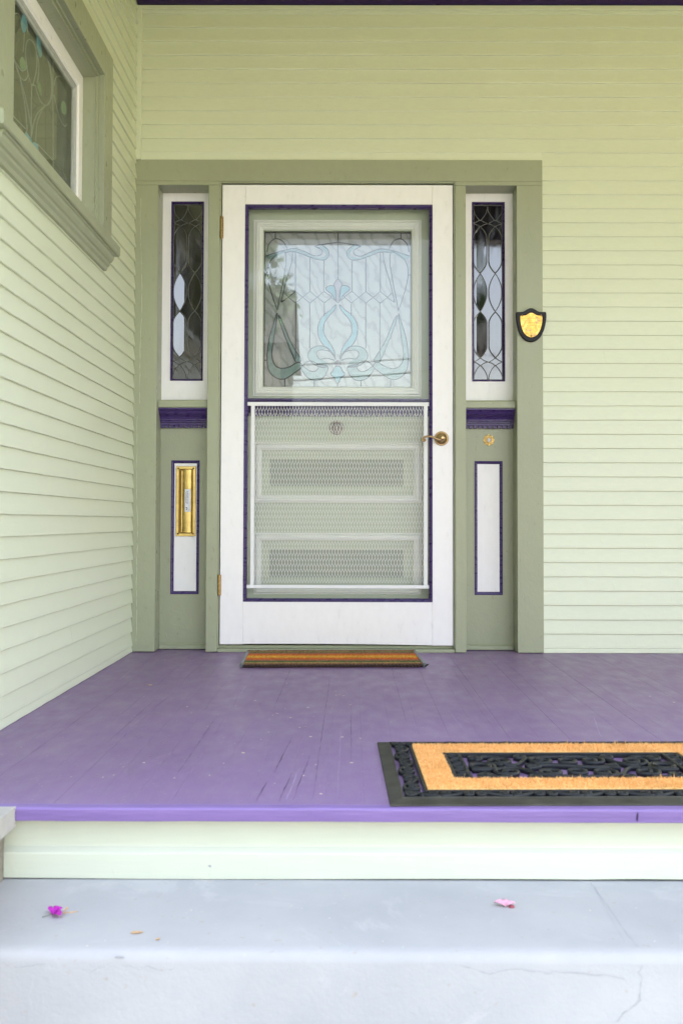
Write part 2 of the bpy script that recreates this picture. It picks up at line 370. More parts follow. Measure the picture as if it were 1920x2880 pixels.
while z < zt:
    lo = max(z, .001)
    if lo > WO[3]-.03 or z+SP < WO[2]+.02: spans = [(-2.45, -.0015 if lo < 2.27 else -.0085)]
    else: spans = [(-2.45, WO[0]+.01), (WO[1]-.01, -.0015 if lo < 2.27 else -.0085)]
    for a0, a1 in spans:
        jx = random.uniform(-1.7, -.3) if random.random() < .15 and a1-a0 > 2 else None
        if jx:
            lap_strip(sw, a0, jx-.0004, lo, zt, 'side'); lap_strip(sw, jx+.0004, a1, lo, zt, 'side')
        else: lap_strip(sw, a0, a1, lo, zt, 'side')
    z += SP
sw.build('side_wall', 'siding_paint', house, label='lapped pale green siding running towards the viewer on the left')
g = MB(); g.box(-1.3, -1.0178, -2.45, -1.88, -.9, 3.1); g.box(-1.3, -1.0178, -.62, 0.0, -.9, 3.1); g.box(-1.3, -1.0178, -1.88, -.62, -.9, 1.70); g.box(-1.3, -1.0178, -1.88, -.62, 2.47, 3.1)
g.box(-1.3, -1.10, -1.88, -.62, 1.70, 2.47)
g.build('side_wall_core', 'trim_paint_flat', house)
g = MB(); g.box(-1.3, -.985, -2.54, -2.452, -.9, 3.1); g.build('corner_board', 'trim_paint', house, bevel=.003)
g = MB(); g.box(-1.034, -.990, -.008, .012, 2.2985, 3.03); g.box(-.99, 5, -.004, .008, 3.012, 3.032); g.build('corner_bead', 'siding_paint', house, bevel=.002)
g = MB(); g.extrude_x([(.01,3.034),(-.012,3.034),(-.020,3.040),(-.022,3.060),(-.034,3.070),(-.040,3.095),(.01,3.095)], -1.01, 5.0)
g.build('ceiling_trim', 'dark_purple_paint', house, smooth=False)
g = MB()
x = -1.01
while x < 5:
    g.box(x, x+.078, -2.72, .0, 3.0955, 3.115); x += .081
g.box(-1.3, 5.05, -2.74, .02, 3.116, 3.16); g.build('ceiling', 'ceiling_paint', house)
g = MB(); g.box(-1.3, 5.05, -2.62, -2.44, 2.69, 3.095); g.box(4.9, 5.05, -2.44, 0, 2.69, 3.095); g.build('porch_beam', 'dark_purple_paint', house, bevel=.004)
g = MB(); g.add([(-1.9,-2.78,3.17),(5.6,-2.78,3.17),(5.6,9,3.17),(-1.9,9,3.17),(-1.9,-2.78,3.27),(5.6,-2.78,3.27),(5.6,9,3.27),(-1.9,9,3.27),(-1.9,3,5.6),(5.6,3,5.6)],
      [(0,1,2,3),(4,8,9,5),(7,6,9,8),(4,7,8),(5,9,6),(0,4,5,1),(1,5,6,2),(2,6,7,3),(3,7,4,0)]); g.build('roof', 'roof_shingle', house)
g = MB(); g.box(-1.85, -1.31, -2.5, 8.8, -.95, 3.16); g.box(-1.3, 5.05, .41, 8.8, -.95, 3.16); g.build('rear_volume', 'siding_paint', house)
for cx in (2.3, 4.9):
    c = MB(); c.box(cx-.09, cx+.09, -2.62, -2.44, .06, 2.60); c.box(cx-.12, cx+.12, -2.65, -2.41, .0, .10); c.box(cx-.12, cx+.12, -2.65, -2.41, 2.6, 2.69)
    c.build('porch_column', 'white_paint', house, bevel=.006)

# ------------------------------------------------------------------ porch floor (boards front to back), nosing, skirt
pf = MB(); x = -1.30; k = 0
while x < 5.0:
    wd = .083; dz = random.uniform(-.0003, .0003)
    pf.box(x, x+wd-.0001, -2.462, .12, -.030, dz); x += wd
floor = struct(pf.build('porch_floor', 'porch_purple_paint', bevel=.0003, seg=1)); 
g = MB()
n = 90; rings = []
for i in range(n+1):
    x = -1.0+6*i/n; j = random.uniform(-.0007, .0007); j2 = random.uniform(-.0006, .0006)
    pr = [(-2.4625, -.0295), (-2.4875+j, -.0295+j2), (-2.4885+j, -.016+j2), (-2.4885+j, -.0045+j2), (-2.4850+j, -.0012+j2), (-2.470, .0010+j2), (-2.4625, .0008+j2)]
    rings.append([(x, a, b) for a, b in pr])
g.rings(rings); g.build('nosing', 'nosing_purple_paint', floor, smooth=False, bevel=.0012, label='violet rounded front edge of the porch floor')
g = MB(); n = 60; rings = []
for i in range(n+1):
    x = -1.0+6*i/n; j = random.uniform(-.0005, .0005)
    pr = [(-2.40, -.0290), (-2.452+j, -.0290), (-2.452, -.088), (-2.4535, -.093), (-2.462, -.0995), (-2.4655, -.102), (-2.4665+j, -.106), (-2.4665, -.1566+.0013*math.sin(x*5)+(.0022 if x > .53 else 0)), (-2.40, -.1566)]
    rings.append([(x, a, b) for a, b in pr])
g.rings(rings); g.build('skirt_board', 'riser_paint', floor, smooth=False, bevel=.0015)
g = MB(); g.box(-1.0, 5.0, -2.44, -2.3, -.96, -.0305); g.build('foundation', 'rough_concrete', floor)

flat('seam_dark', (.13,.082,.18), .7); flat('scuff_pale', (.40,.31,.50), .5)
rq = random.Random(17)
def floor_line(x, ya, yb, wd_, mt, nm, drift=0):
    q = MB(); n_ = max(4, int(abs(yb-ya)/.03)); L_ = []
    for i in range(n_+1):
        t_ = i/n_; w_ = wd_*rq.uniform(.15, 1)*math.sin(math.pi*min(.98, t_*.96+.02))**.4; xx = x+drift*t_+rq.uniform(-.0012, .0012); L_.append((xx, ya+(yb-ya)*t_, w_))
    for (a, b_, c), (d, e, f_) in zip(L_[:-1], L_[1:]): q.add([(a-c, b_, .0009), (d-f_, e, .0009), (d+f_, e, .0009), (a+c, b_, .0009)], [(0,1,2,3)])
    q.build(nm, mt, floor, fix=False)
for x_, a_, b_ in ((-.83, -2.3, -.6), (-.664, -1.9, -1.2), (-.415, -2.2, -1.5), (-.083, -2.42, -.7), (.0, -2.1, -1.3), (.166, -1.6, -.3), (.415, -1.7, -.5), (.664, -1.5, -.2), (.913, -1.7, -.4), (1.16, -1.4, -.2), (-.249, -1.4, -.4)): floor_line(x_, a_, b_, .0010, 'seam_dark', 'board_seam')
for x_, a_, b_, w_, d_ in ((-.155, -2.44, -2.20, .0018, .012), (-.125, -2.43, -2.02, .0013, .018), (-.205, -2.44, -2.28, .0016, .010), (-.185, -2.2, -1.80, .0015, .02)): floor_line(x_, a_, b_, w_, 'seam_dark', 'scuff_mark', d_)
for x_, a_, b_, w_, d_ in ((-.14, -2.43, -2.15, .0018, .013), (-.03, -2.4, -1.7, .0012, .0), (.33, -1.75, -1.4, .0012, -.02), (.70, -1.8, -1.5, .0012, .05)): floor_line(x_, a_, b_, w_, 'scuff_pale', 'scuff_mark', d_)
# ------------------------------------------------------------------ door casing
casing = MB()
# stiles, mullions and head (all faces in the plane Y = 0), jamb steps slightly behind
casing.box(-1.034, -.9075, 0, .17, .003, 2.1775)
casing.box(-.672, -.6195, 0, .17, .003, 2.1775)
casing.box(.4790, .5285, 0, .17, .003, 2.1775)
casing.box(.7655, .8860, 0, .17, .003, 2.1775)
casing.box(-1.034, .8860, -.0010, .17, 2.1965, 2.298)
casing.box(-1.034, -.6195, -.0010, .17, 2.1778, 2.1962); casing.box(.4790, .8860, -.0010, .17, 2.1778, 2.1962)
cas = casing.build('door_casing', 'trim_paint', house, bevel=.002, label='olive green door and sidelight casing')
g = MB(); g.box(-.6192, -.6135, .006, .08, .02, 2.1962); g.box(.4735, .4787, .006, .08, .02, 2.1962); g.box(-.6135, .4735, .006, .08, 2.1905, 2.1962)
g.box(-.6192, -.600, .058, .17, .02, 2.1962); g.box(.460, .4787, .058, .17, .02, 2.1962); g.box(-.600, .460, .058, .17, 2.172, 2.19)
g.build('jamb', 'trim_paint', cas, bevel=.0008)
g = MB(); g.box(-.6190, .4785, .0075, .16, .0, .016); g.box(-.6185, .4780, .035, .16, .016, .03); g.build('threshold', 'trim_paint_flat', cas, bevel=.003)

flat('caulk_line', (.62,.64,.50), .5)
for (x_, za, zb_, am) in ((-.985, 1.15, 2.10, .006), (-.9935, .05, 1.05, .004)):
    q = MB(); zz = za; rc = random.Random(int(za*100)); px_ = x_; pts_ = []
    while zz < zb_:
        L_ = rc.uniform(.03, .14)
        for i in range(6): px_ += rc.uniform(-.0016, .0018); px_ = max(x_-am, min(x_+am, px_)); pts_.append((px_, -.0002, zz+L_*i/5))
        zz += L_*1.2+.002
    q.tube(pts_, [rc.choice((.0001, .0004, .0007, .0008)) for _ in pts_], 5)
    q.build('paint_ridge', 'caulk_line', cas)
# ------------------------------------------------------------------ sidelights
def arch_pts(x0, x1, zb, zt_, straight):
    """pointed oval outline, width x0..x1"""
    cx = (x0+x1)/2; h = zt_-zb; s = straight*h/2; cz = (zb+zt_)/2; out = []
    for i in range(9):
        t = i/8; out.append((cx+(x1-cx)*math.sin(t*math.pi/2)**.92, zt_-(h/2-s)*t))
    out2 = [(x, 2*cz-z_) for x, z_ in reversed(out)]
    right = out+out2
    left = [(2*cx-x, z_) for x, z_ in reversed(right)][1:-1]
    return right+left
def sidelight(x0, x1, fx0, fx1, tilts, side):
    pane_w = (fx1-fx0); name = 'sidelight_window'
    s = MB(); Y = .115
    for a in [(x0, fx0, 1.174, 2.1775), (fx1, x1, 1.174, 2.1775)]: s.box(a[0], a[1], Y, .15, a[2], a[3])
    s.box(fx0, fx1, Y, .15, 1.174, 1.2742); s.box(fx0, fx1, Y, .15, 2.1362, 2.1775)
    lab = 'white sash of the left sidelight, mostly dark leaded panes' if side < 0 else 'white sash of the right sidelight, half its leaded panes bright'
    so_ = s.build(name, 'white_paint', house, label=lab)
    b = MB(); b.frame(fx0, fx1, 1.2742, 2.1362, [(0, .116), (0, .1115), (.002, .1100), (.0045, .1105), (.006, .113), (.0085, .118), (.0085, .135)])
    b.build('sash_bead', 'purple_paint', so_)
    gx0, gx1, gz0, gz1 = fx0+.0085, fx1-.0085, 1.2742+.0085, 2.1362-.0085
    p = MB(); p.box(gx0, gx1, .132, .136, gz0, gz1); p.build('glass_pane', 'leaded_glass', so_)
    # geometry of the leading, measured as fractions of the glass height (1670 units tall, 279 wide)
    def U(u, v): return (gx0+(u-238)/279*(gx1-gx0), gz1-(v-315)/1670*(gz1-gz0))
    cols = (303, 447)
    segs = []
    for c in cols:
        l, r_ = c-66, c+68
        segs += [[(l, 330), (l+14, 400), (c-20, 447), (c, 465), (c+26, 440), (r_-12, 392), (375 if c < 375 else r_, 330)]] if c < 375 else [[(375, 330), (384, 385), (c-26, 440), (c, 465), (c+20, 447), (r_-10, 400), (r_, 355)]]
        segs += [[(l, 495), (c-34, 478), (c, 462), (c+34, 478), (c+72, 494)], [(l, 495), (c-34, 506), (c, 522), (c+34, 506), (c+72, 494)]]
        segs += [[(l, 1815), (c-34, 1800), (c, 1778), (c+34, 1798), (c+72, 1813)], [(l, 1815), (c-34, 1824), (c, 1845), (c+34, 1826), (c+72, 1813)]]
        segs += [[(c, 1845), (c-32, 1880), (c-58, 1935), (l+2, 1980)], [(c, 1845), (c+32, 1880), (c+62, 1935), (c+70, 1980)]]
    lead = MB()
    for sg in segs:
        q = smooth_curve([(*U(*t), 0) for t in sg], 4); lead.tube([(a.x, .1300, a.y) for a in q], .0021, 6)
    k = 0
    for ci, c in enumerate(cols):
        for (vt, vb, st) in ((522, 970, .50), (970, 1335, .08), (1335, 1775, .50)):
            xa, zt_ = U(c-63, vt); xb, zb = U(c+63, vb)
            o = arch_pts(xa, xb, zb, zt_, st)
            lead.tube([(a, .1300, b_) for a, b_ in o], .0022, 6, closed=True)
            tl = tilts[ci][k % 3]
            # bevelled pane: tilted flat face on a bevelled rim, each set at its own angle as in hand-leaded glass
            cx = (xa+xb)/2; cz = (zt_+zb)/2; pn = MB()
            rim = [(a, .1312, b_) for a, b_ in o]
            ins = [((a-cx)*.90+cx, 0, (b_-cz)*.955+cz) for a, b_ in o]
            ins = [(a, .1295+tl[0]*(a-cx)+tl[1]*(b_-cz), b_) for a, _, b_ in ins]
            n_ = len(o); pn.v = rim+ins; pn.f = [(i, (i+1) % n_, n_+(i+1) % n_, n_+i) for i in range(n_)]+[tuple(n_+i for i in range(n_))]
            pn.build('bevelled_pane', 'leaded_glass', so_); k += 1
    lead.frame(gx0, gx1, gz0, gz1, [(0, .131), (.001, .129), (.0025, .129), (.0035, .132)])
    lead.build('lead_came', 'lead_came', so_, smooth=True, fix=True)
    # sill, crown and dentil band, panel below
    e = .004 if side < 0 else 0
    sl = MB(); sl.extrude_x([(.16,1.1375),(.040,1.1375),(.037,1.142),(.037,1.166),(.041,1.1745),(.16,1.1738)], x0+.001, x1-.001)
    sl.build('window_sill', 'trim_paint_flat', so_, bevel=.0015)
    cr = MB(); cr.extrude_x([(.13,1.1370),(.043,1.1370),(.043,1.131),(.046,1.127),(.052,1.126),(.060,1.112),(.076,1.098),(.082,1.088),(.082,1.083),(.089,1.080),(.089,1.074),(.13,1.074)], x0+.001, x1-.001)
    cr.build('crown_moulding', 'purple_paint', so_)
    dn = MB(); dn.box(x0+.001, x1-.001, .098, .13, 1.0605, 1.0738); x = x0+.001+(.004 if side > 0 else 0.008)
    dn_z = 1.0475
    x = x0+.001
    while x < x1-.004:
        dn.box(x, min(x+.0180, x1-.001), .0985, .128, dn_z, 1.0603); x += .0228
    dn.build('dentil_band', 'purple_paint', so_, bevel=.0012)
    pn = MB(); px0, px1 = (-.8560, -.7228) if side < 0 else (.5822, .7138); pz0, pz1 = .2605, .8935
    for a in [(x0, px0), (px1, x1)]: pn.box(a[0], a[1], .115, .14, .026, 1.07)
    pn.box(px0, px1, .115, .14, .026, pz0); pn.box(px0, px1, .115, .14, pz1, 1.07)
    po = pn.build('lower_panel', 'trim_paint', house, label='olive panel under the %s sidelight' % ('left' if side < 0 else 'right'))
    q = MB(); q.extrude_x([(.16,.003),(.098,.003),(.098,.020),(.106,.0258),(.16,.0258)], x0+.001, x1-.001); q.build('base_strip', 'trim_paint_flat', po, bevel=.0015)
    q = MB(); q.frame(px0, px1, pz0, pz1, [(-.0005, .116), (-.0005, .1125), (.003, .1110), (.008, .1125), (.0125, .1185), (.0145, .122)]); q.build('panel_moulding', 'purple_paint', po)
    q = MB(); q.box(px0+.01, px1-.01, .1205, .135, pz0+.01, pz1-.01); q.build('white_inset', 'white_paint', po)
sidelight(-.9075, -.672, -.8660, -.7103, [[(0,0), (.12,.0), (.12,.0)], [(0,0), (0,0), (0,0)]], -1)
sidelight(.5285, .7655, .5712, .7275, [[(-.14,0), (-.14,0), (-.14,0)], [(0,0), (0,0), (0,0)]], 1)

# ------------------------------------------------------------------ storm door
sdm = MB(); Y0, Y1 = .015, .050
DX0, DX1, DZ0, DZ1 = -.6090, .4700, .0360, 2.1840
OX0, OX1, OZ0, OZ1 = -.5022, .3745, .2330, 2.0912
sdm.box(DX0, OX0, Y0, Y1, DZ0, DZ1); sdm.box(OX1, DX1, Y0, Y1, .0330, DZ1)
sdm.box(OX0+.0004, OX1-.0004, Y0+.0003, Y1, OZ1, DZ1)
n = 24; rr = []
for i in range(n+1):
    x = OX0+.0004+(OX1-OX0-.0008)*i/n; zz = .0385+.0025*math.sin(i/n*math.pi)-.0045*i/n
    rr.append([(x, Y0+.0003, zz), (x, Y1, zz), (x, Y1, OZ0), (x, Y0+.0003, OZ0)])
sdm.rings(rr)
sd_o = sdm.build('storm_door', 'white_paint', house, bevel=.0011, label='white painted full view storm door frame')
b = MB(); b.frame(OX0, OX1, OZ0, OZ1, [(0, .016), (0, .0135), (.0012, .0125), (.0042, .0128), (.0052, .0150), (.0065, .0128), (.0105, .0145), (.0118, .0175), (.0135, .0170), (.0150, .0230), (.0150, .048)])
b.build('glazing_bead', 'purple_paint', sd_o)
ix0, ix1, iz0, iz1 = OX0+.015, OX1-.015, OZ0+.015, OZ1-.015
p = MB(); p.box(ix0, ix1, .036, .0385, iz0, iz1); p.build('storm_glass_pane', 'storm_glass', sd_o)
# security grille
gr = MB(); gr.box(ix0, ix1, .022, .030, 1.1447, 1.1625); gr.box(ix0-.001+.001, ix1, .022, .030, .2950, .3110)
gr.box(-.4705, -.4535, .0225, .0295, .311, 1.1447); gr.box(.3345, .3520, .0225, .0295, .311, 1.1447)
gro = gr.build('security_grille', 'white_steel', sd_o, bevel=.001)
ms = MB(); mx0, mx1, mz0, mz1 = -.4535, .3345, .311, 1.1447
cw, ch = .0137, .0500; t = .00075
ncol = int((mx1-mx0)/cw)+1; nrow = int((mz1-mz0)/(ch/2))+2
def seg(x0, z0, x1, z1, ya, yb):
    if max(x0, x1) > mx1 or min(x0, x1) < mx0 or max(z0, z1) > mz1: 
        return
    if min(z0, z1) < mz0: return
    L = math.hypot(x1-x0, z1-z0); nx, nz = -(z1-z0)/L*t, (x1-x0)/L*t
    ms.add([(x0-nx, ya, z0-nz), (x1-nx, yb, z1-nz), (x1+nx, yb, z1+nz), (x0+nx, ya, z0+nz),
            (x0-nx, ya+.0012, z0-nz), (x1-nx, yb+.0012, z1-nz), (x1+nx, yb+.0012, z1+nz), (x0+nx, ya+.0012, z0+nz)],
           [(0,1,2,3), (0,4,5,1), (3,2,6,7), (4,7,6,5)])
bond = .009
for r_ in range(nrow):
    zc = mz1-r_*ch/2; off = (r_ % 2)*cw/2
    for c in range(ncol+1):
        x = mx0+off+c*cw
        seg(x, zc, x, zc-bond, .0250, .0250)
        for s_ in (-1, 1):
            seg(x, zc-bond, x+s_*cw/2, zc-ch/2, .0250, .0250)
ms.build('expanded_mesh', 'white_steel', gro, fix=False)
# hinges
for zc, h, tip in ((1.981, .100, .0075), (.3095, .094, .0)):
    hg = MB(); n3 = [(.0035, -h/2-tip), (.0050, -h/2-tip*.4), (.0066, -h/2), (.0068, -h/2+.012), (.0060, -h/2+.0125), (.0067, -h/2+.0135), (.0067, h/2-.0135), (.0060, h/2-.0125), (.0068, h/2-.012), (.0066, h/2), (.004, h/2+.002)]
    hg.lathe((-.6115, .0050, zc), n3, 'Z', 20); hg.box(-.6105, -.6035, .0085, .0150, zc-h/2, zc+h/2)
    hg.build('hinge', 'old_brass', sd_o, smooth=False, bevel=.0004)
# lever handle
hx, hz = .4161, .9924
ro = MB(); ro.lathe((hx, .015, hz), [(.0335, 0), (.0338, .003), (.0322, .0062), (.0295, .0072), (.0282, .0055), (.0265, .0062), (.0225, .0105), (.0185, .0150), (.0145, .0185), (.0130, .0250), (.0140, .0300), (.0140, .0380), (.0125, .0440), (.0085, .0475), (.003, .0485)], 'Y', 40)
roo = ro.build('lever_handle', 'bronze', sd_o, smooth=True, label='antique bronze scrolled lever handle with round rose')
lv = MB(); yy = -.026
pth = [(hx+.002, -.018, hz-.0075), (hx-.010, yy, hz-.0085), (hx-.024, yy-.003, hz-.0060), (hx-.038, yy-.004, hz+.0005), (hx-.052, yy-.004, hz+.0055), (hx-.066, yy-.003, hz+.0065), (hx-.080, yy-.002, hz+.0040), (hx-.0895, yy-.001, hz-.0020), (hx-.0925, yy, hz-.0085), (hx-.0890, yy, hz-.0140), (hx-.0820, yy, hz-.0150), (hx-.0775, yy-.001, hz-.0105), (hx-.0790, yy-.002, hz-.0060), (hx-.0830, yy-.003, hz-.0065)]
pp = smooth_curve(pth, 6); m_ = len(pp)
lv.tube(pp, [.0062-.0030*min(1, i/m_*1.25) for i in range(m_)], 12)
lv.lathe((hx-.0832, yy+.003, hz-.0085), [(.003, 0), (.0045, .003), (.0042, .007), (.0015, .0095)], 'Y', 14)
lv.build('lever', 'bronze', roo, smooth=True)

# ------------------------------------------------------------------ inner front door
FY = .100
fd = MB(); gx = (-.4221, .2824); gz = (1.2424, 1.9922)
fd.box(-.600, gx[0], FY, .14, .032, 2.172); fd.box(gx[1], .460, FY, .14, .032, 2.172)
fd.box(gx[0], gx[1], FY+.0002, .14, gz[1], 2.172)
fd.box(gx[0], gx[1], FY+.0002, .14, .9375, gz[0])
fd.box(gx[0], gx[1], FY+.0002, .14, .5065, .7319); fd.box(gx[0], gx[1], FY+.0002, .14, .032, .2989)
fdo = fd.build('front_door', 'door_green_paint', house, label='sage green wooden front door behind the storm door')
def moulding(x0, x1, z0, z1, wdt):
    q = MB(); s = wdt/.048
    q.frame(x0, x1, z0, z1, [(0, FY+.001), (0, .094), (.003*s, .0925), (.006*s, .0935), (.0075*s, .0965), (.010*s, .090), (.016*s, .0865), (.022*s, .0865), (.0235*s, .0905), (.0265*s, .0870), (.033*s, .0880), (.036*s, .0945), (.0375*s, .0930), (.042*s, .0945), (.0465*s, .104), (.048*s, .112)])
    return q
moulding(-.4701, .3283, 1.1984, 2.0422, .048).build('window_moulding', 'white_trim_paint', fdo)
for (a, b_) in ((.6933, .9780), (.2622, .5506)):
    moulding(-.4612, .3283, a, b_, .0385).build('panel_moulding', 'white_trim_paint', fdo)
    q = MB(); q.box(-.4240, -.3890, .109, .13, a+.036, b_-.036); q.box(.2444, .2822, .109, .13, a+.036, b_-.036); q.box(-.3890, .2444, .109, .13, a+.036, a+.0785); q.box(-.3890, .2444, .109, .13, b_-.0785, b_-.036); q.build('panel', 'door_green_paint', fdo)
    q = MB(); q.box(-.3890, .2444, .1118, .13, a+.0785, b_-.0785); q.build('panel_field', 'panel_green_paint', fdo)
# ledge crown
q = MB(); q.extrude_x([(.12,1.1845),(.060,1.1845),(.060,1.178),(.066,1.172),(.076,1.155),(.088,1.140),(.088,1.134),(.12,1.134)], -.58, .445); q.build('crown_moulding', 'purple_paint', fdo)
q = MB(); q.box(-.58, .445, .0900, .101, 1.1195, 1.134); x = -.58
while x < .44: q.box(x, min(x+.0190, .445), .0903, .1009, 1.1035, 1.1195); x += .0245
q.build('dentil_band', 'purple_paint', fdo)
q = MB(); q.lathe((-.0727, FY, 1.0499), [(.0345, 0), (.0345, .004), (.031, .007), (.027, .007), (.0255, .0045), (.022, .0075), (.012, .0105), (.008, .018), (.002, .019)], 'Y', 36)
bl = q.build('bell_turn', 'nickel', fdo, smooth=False, bevel=.0006, label='round tarnished metal bell turn behind the mesh')
q = MB(); q.box(-.0747, -.0707, .070, .086, 1.032, 1.068); q.build('turn_key', 'nickel', bl, bevel=.0015)
# stained glass
sg = MB(); sg.box(gx[0], gx[1], .126, .129, gz[0], gz[1]); sgo = sg.build('stained_glass', 'swirl_glass', fdo, label='leaded art glass panel with pale blue ribbons and tulip')
def V(u, v): return (gx[0]+(u-310)/903*(gx[1]-gx[0]), gz[1]-(v-368)/960*(gz[1]-gz[0]))
CX = 763.
came = MB()
def line(pts, closed=False, r_=.0026, sm=True, mirror=True, mb=None):
    mb = mb or came
    for sgn in ((1, -1) if mirror else (1,)):
        q_ = [(CX+(u-CX)*sgn, v) for u, v in pts]
        q_ = [(*V(u, v), 0) for u, v in q_]
        c_ = smooth_curve(q_, 5, closed) if sm else [Vector(a) for a in q_]
        mb.tube([(a.x, .1255, a.y) for a in c_], r_, 6, closed)
def fillp(pts, mat, name, mirror=True):
    for sgn in ((1, -1) if mirror else (1,)):
        q_ = [(*V(CX+(u-CX)*sgn, v), 0) for u, v in pts]; c_ = smooth_curve(q_, 4, True)
        m = MB(); m.v = [(a.x, .1252, a.y) for a in c_]; m.f = [tuple(range(len(c_)))]
        n_ = len(c_); m.v += [(a.x, .1262, a.y) for a in c_]; m.f += [tuple(reversed(range(n_, 2*n_)))]+[(i, (i+1) % n_, n_+(i+1) % n_, n_+i) for i in range(n_)]
        m.build(name, mat, sgo)
line([(CX, 368), (CX, 655)], sm=False, mirror=False)
for x, a, b_ in ((503, 485, 733), (592, 520, 733), (677, 540, 733), (505, 805, 1150), (592, 805, 1085), (680, 805, 885)): line([(x, a), (x, b_)], sm=False)
line([(430, 740), (460, 770), (503, 733), (548, 770), (592, 733), (636, 770), (677, 733), (722, 765), (735, 757)], sm=False)
line([(418, 800), (460, 770), (503, 805), (548, 770), (592, 805), (636, 770), (680, 805), (722, 770), (763, 803)], sm=False)
TUL = [(763, 653), (737, 688), (750, 730), (754, 790), (772, 790), (776, 730), (789, 688)]
fillp(TUL, 'mauve_glass', 'mauve_piece', False); line(TUL, True, mirror=False, sm=False)
PET = [(738, 700), (703, 702), (690, 722), (725, 750), (751, 790), (748, 740)]
fillp(PET, 'pale_blue_glass', 'blue_piece'); line(PET, True)
CRE = [(752, 815), (715, 850), (668, 890), (643, 945), (646, 1010), (672, 1060), (710, 1095), (740, 1135), (750, 1150), (735, 1085), (702, 1035), (678, 990), (680, 935), (702, 895), (740, 850)]
fillp(CRE, 'pale_blue_glass', 'blue_piece'); line(CRE, True)
SCR = [(735, 1110), (700, 1080), (645, 1070), (600, 1088), (580, 1130), (605, 1170), (655, 1190), (698, 1195), (690, 1160), (655, 1120), (640, 1100), (665, 1088), (710, 1098)]
fillp([(700, 1082), (645, 1072), (600, 1090), (582, 1130), (607, 1172), (650, 1200), (700, 1200), (690, 1168), (655, 1145), (636, 1120), (648, 1098)], 'pale_green_glass', 'green_piece')
line([(745, 1130), (700, 1080), (645, 1070), (600, 1088), (580, 1130), (605, 1172), (655, 1200), (700, 1200)]); line([(745, 1160), (700, 1145), (655, 1150), (634, 1120), (648, 1097), (700, 1098), (735, 1120)])
LOW = [(700, 1195), (695, 1235), (665, 1272), (625, 1282), (580, 1265), (543, 1215), (548, 1195), (590, 1222), (625, 1225), (645, 1205), (640, 1180)]
fillp(LOW, 'pale_green_glass', 'green_piece'); line(LOW, True); line([(543, 1200), (568, 1172), (600, 1162), (640, 1180)])
q = MB(); cxx, czz = V(763, 1177); q.lathe((cxx, .1262, czz), [(.0165, 0), (.0155, .003), (.009, .006), (.002, .007)], 'Y', 20); q.build('glass_jewel', 'mauve_glass', sgo, smooth=True)
DRP = [(763, 1302), (742, 1265), (720, 1243), (735, 1222), (748, 1198), (778, 1198), (791, 1222), (806, 1243), (784, 1265)]
fillp(DRP, 'pale_blue_glass', 'blue_piece', False); line(DRP, True, mirror=False); line([(763, 1300), (763, 1328)], sm=False, mirror=False)
line([(392, 850), (352, 730), (332, 620), (350, 545), (400, 500), (438, 492), (444, 560), (425, 680), (405, 780), (392, 850)])
line([(415, 800), (440, 690), (478, 560), (485, 490)])
BL1 = [(392, 868), (362, 960), (340, 1050), (331, 1150), (345, 1225), (390, 1268), (440, 1272), (500, 1235), (545, 1195), (520, 1170), (465, 1200), (410, 1207), (375, 1180), (360, 1120), (375, 1010)]
fillp(BL1, 'pale_green_glass', 'green_piece'); line(BL1, True)
BL2 = [(400, 880), (425, 925), (470, 1035), (500, 1090), (540, 1155), (512, 1172), (480, 1110), (440, 1010), (410, 930)]
fillp(BL2, 'pale_green_glass', 'green_piece'); line(BL2, True)
LF = [(322, 520), (370, 500), (430, 480), (500, 470), (560, 490), (620, 520), (670, 520), (690, 500), (665, 470), (625, 452), (660, 448), (700, 475), (707, 510), (680, 538), (630, 535), (560, 510), (500, 490), (430, 498), (360, 535)]
fillp(LF, 'pale_green_glass', 'green_piece'); line([(322, 515), (370, 498), (430, 480), (500, 470), (560, 488), (620, 515), (660, 505), (665, 478), (625, 455), (660, 447), (700, 475), (707, 510), (680, 538), (630, 535), (560, 510), (500, 490), (440, 492)])
line([(620, 455), (690, 440), (763, 430)]); line([(328, 490), (340, 440), (378, 408), (425, 425), (450, 470)]); line([(378, 368), (378, 408)], sm=False)
line([(330, 632), (310, 632)], sm=False); line([(310, 1160), (331, 1160)], sm=False); line([(620, 1282), (620, 1328)], sm=False); line([(440, 1272), (440, 1328)], sm=False)
came.frame(gx[0], gx[1], gz[0], gz[1], [(0, .1262), (.001, .1245), (.004, .1245), (.005, .1262)])
came.build('lead_came', 'pale_came', sgo, smooth=True)
p = MB(); p.box(gx[0], gx[1], .1120, .1145, gz[0], gz[1]); p.build('cover_glass_pane', 'cover_glass', fdo)

# ------------------------------------------------------------------ mail slot
mx0, mx1, mz0, mz1 = -.8333, -.7400, .5341, .8662
m = MB(); m.frame(mx0, mx1, mz0, mz1, [(0, .1205), (0, .1135), (.0015, .1120), (.0125, .1120), (.0140, .1135), (.0145, .119)])
mail = m.build('mail_slot', 'brass', house, label='tall polished brass mail slot on the left white inset')
m = MB(); m.box(mx0+.014, mx1-.014, .1185, .1203, mz0+.014, mz1-.014); m.build('slot_back', 'inset_dark', mail)
m = MB(); rings = []
fx0, fx1 = -.8015, -.7560
for i in range(17):
    a = math.pi*i/16; rings.append([((fx0+fx1)/2-math.cos(a)*(fx1-fx0)/2, .1175-.0115*math.sin(a)**.8, zz) for zz in (mz0+.0175, mz1-.0165)])
k = 0
for i in range(16): m.add([rings[i][0], rings[i+1][0], rings[i+1][1], rings[i][1]], [(0,1,2,3)])
m.add([r_[0] for r_ in rings], [tuple(range(17))]); m.add([r_[1] for r_ in rings], [tuple(range(17))])
flap = m.build('flap', 'brass', mail)
for p_ in flap.data.polygons: p_.use_smooth = len(p_.vertices) == 4
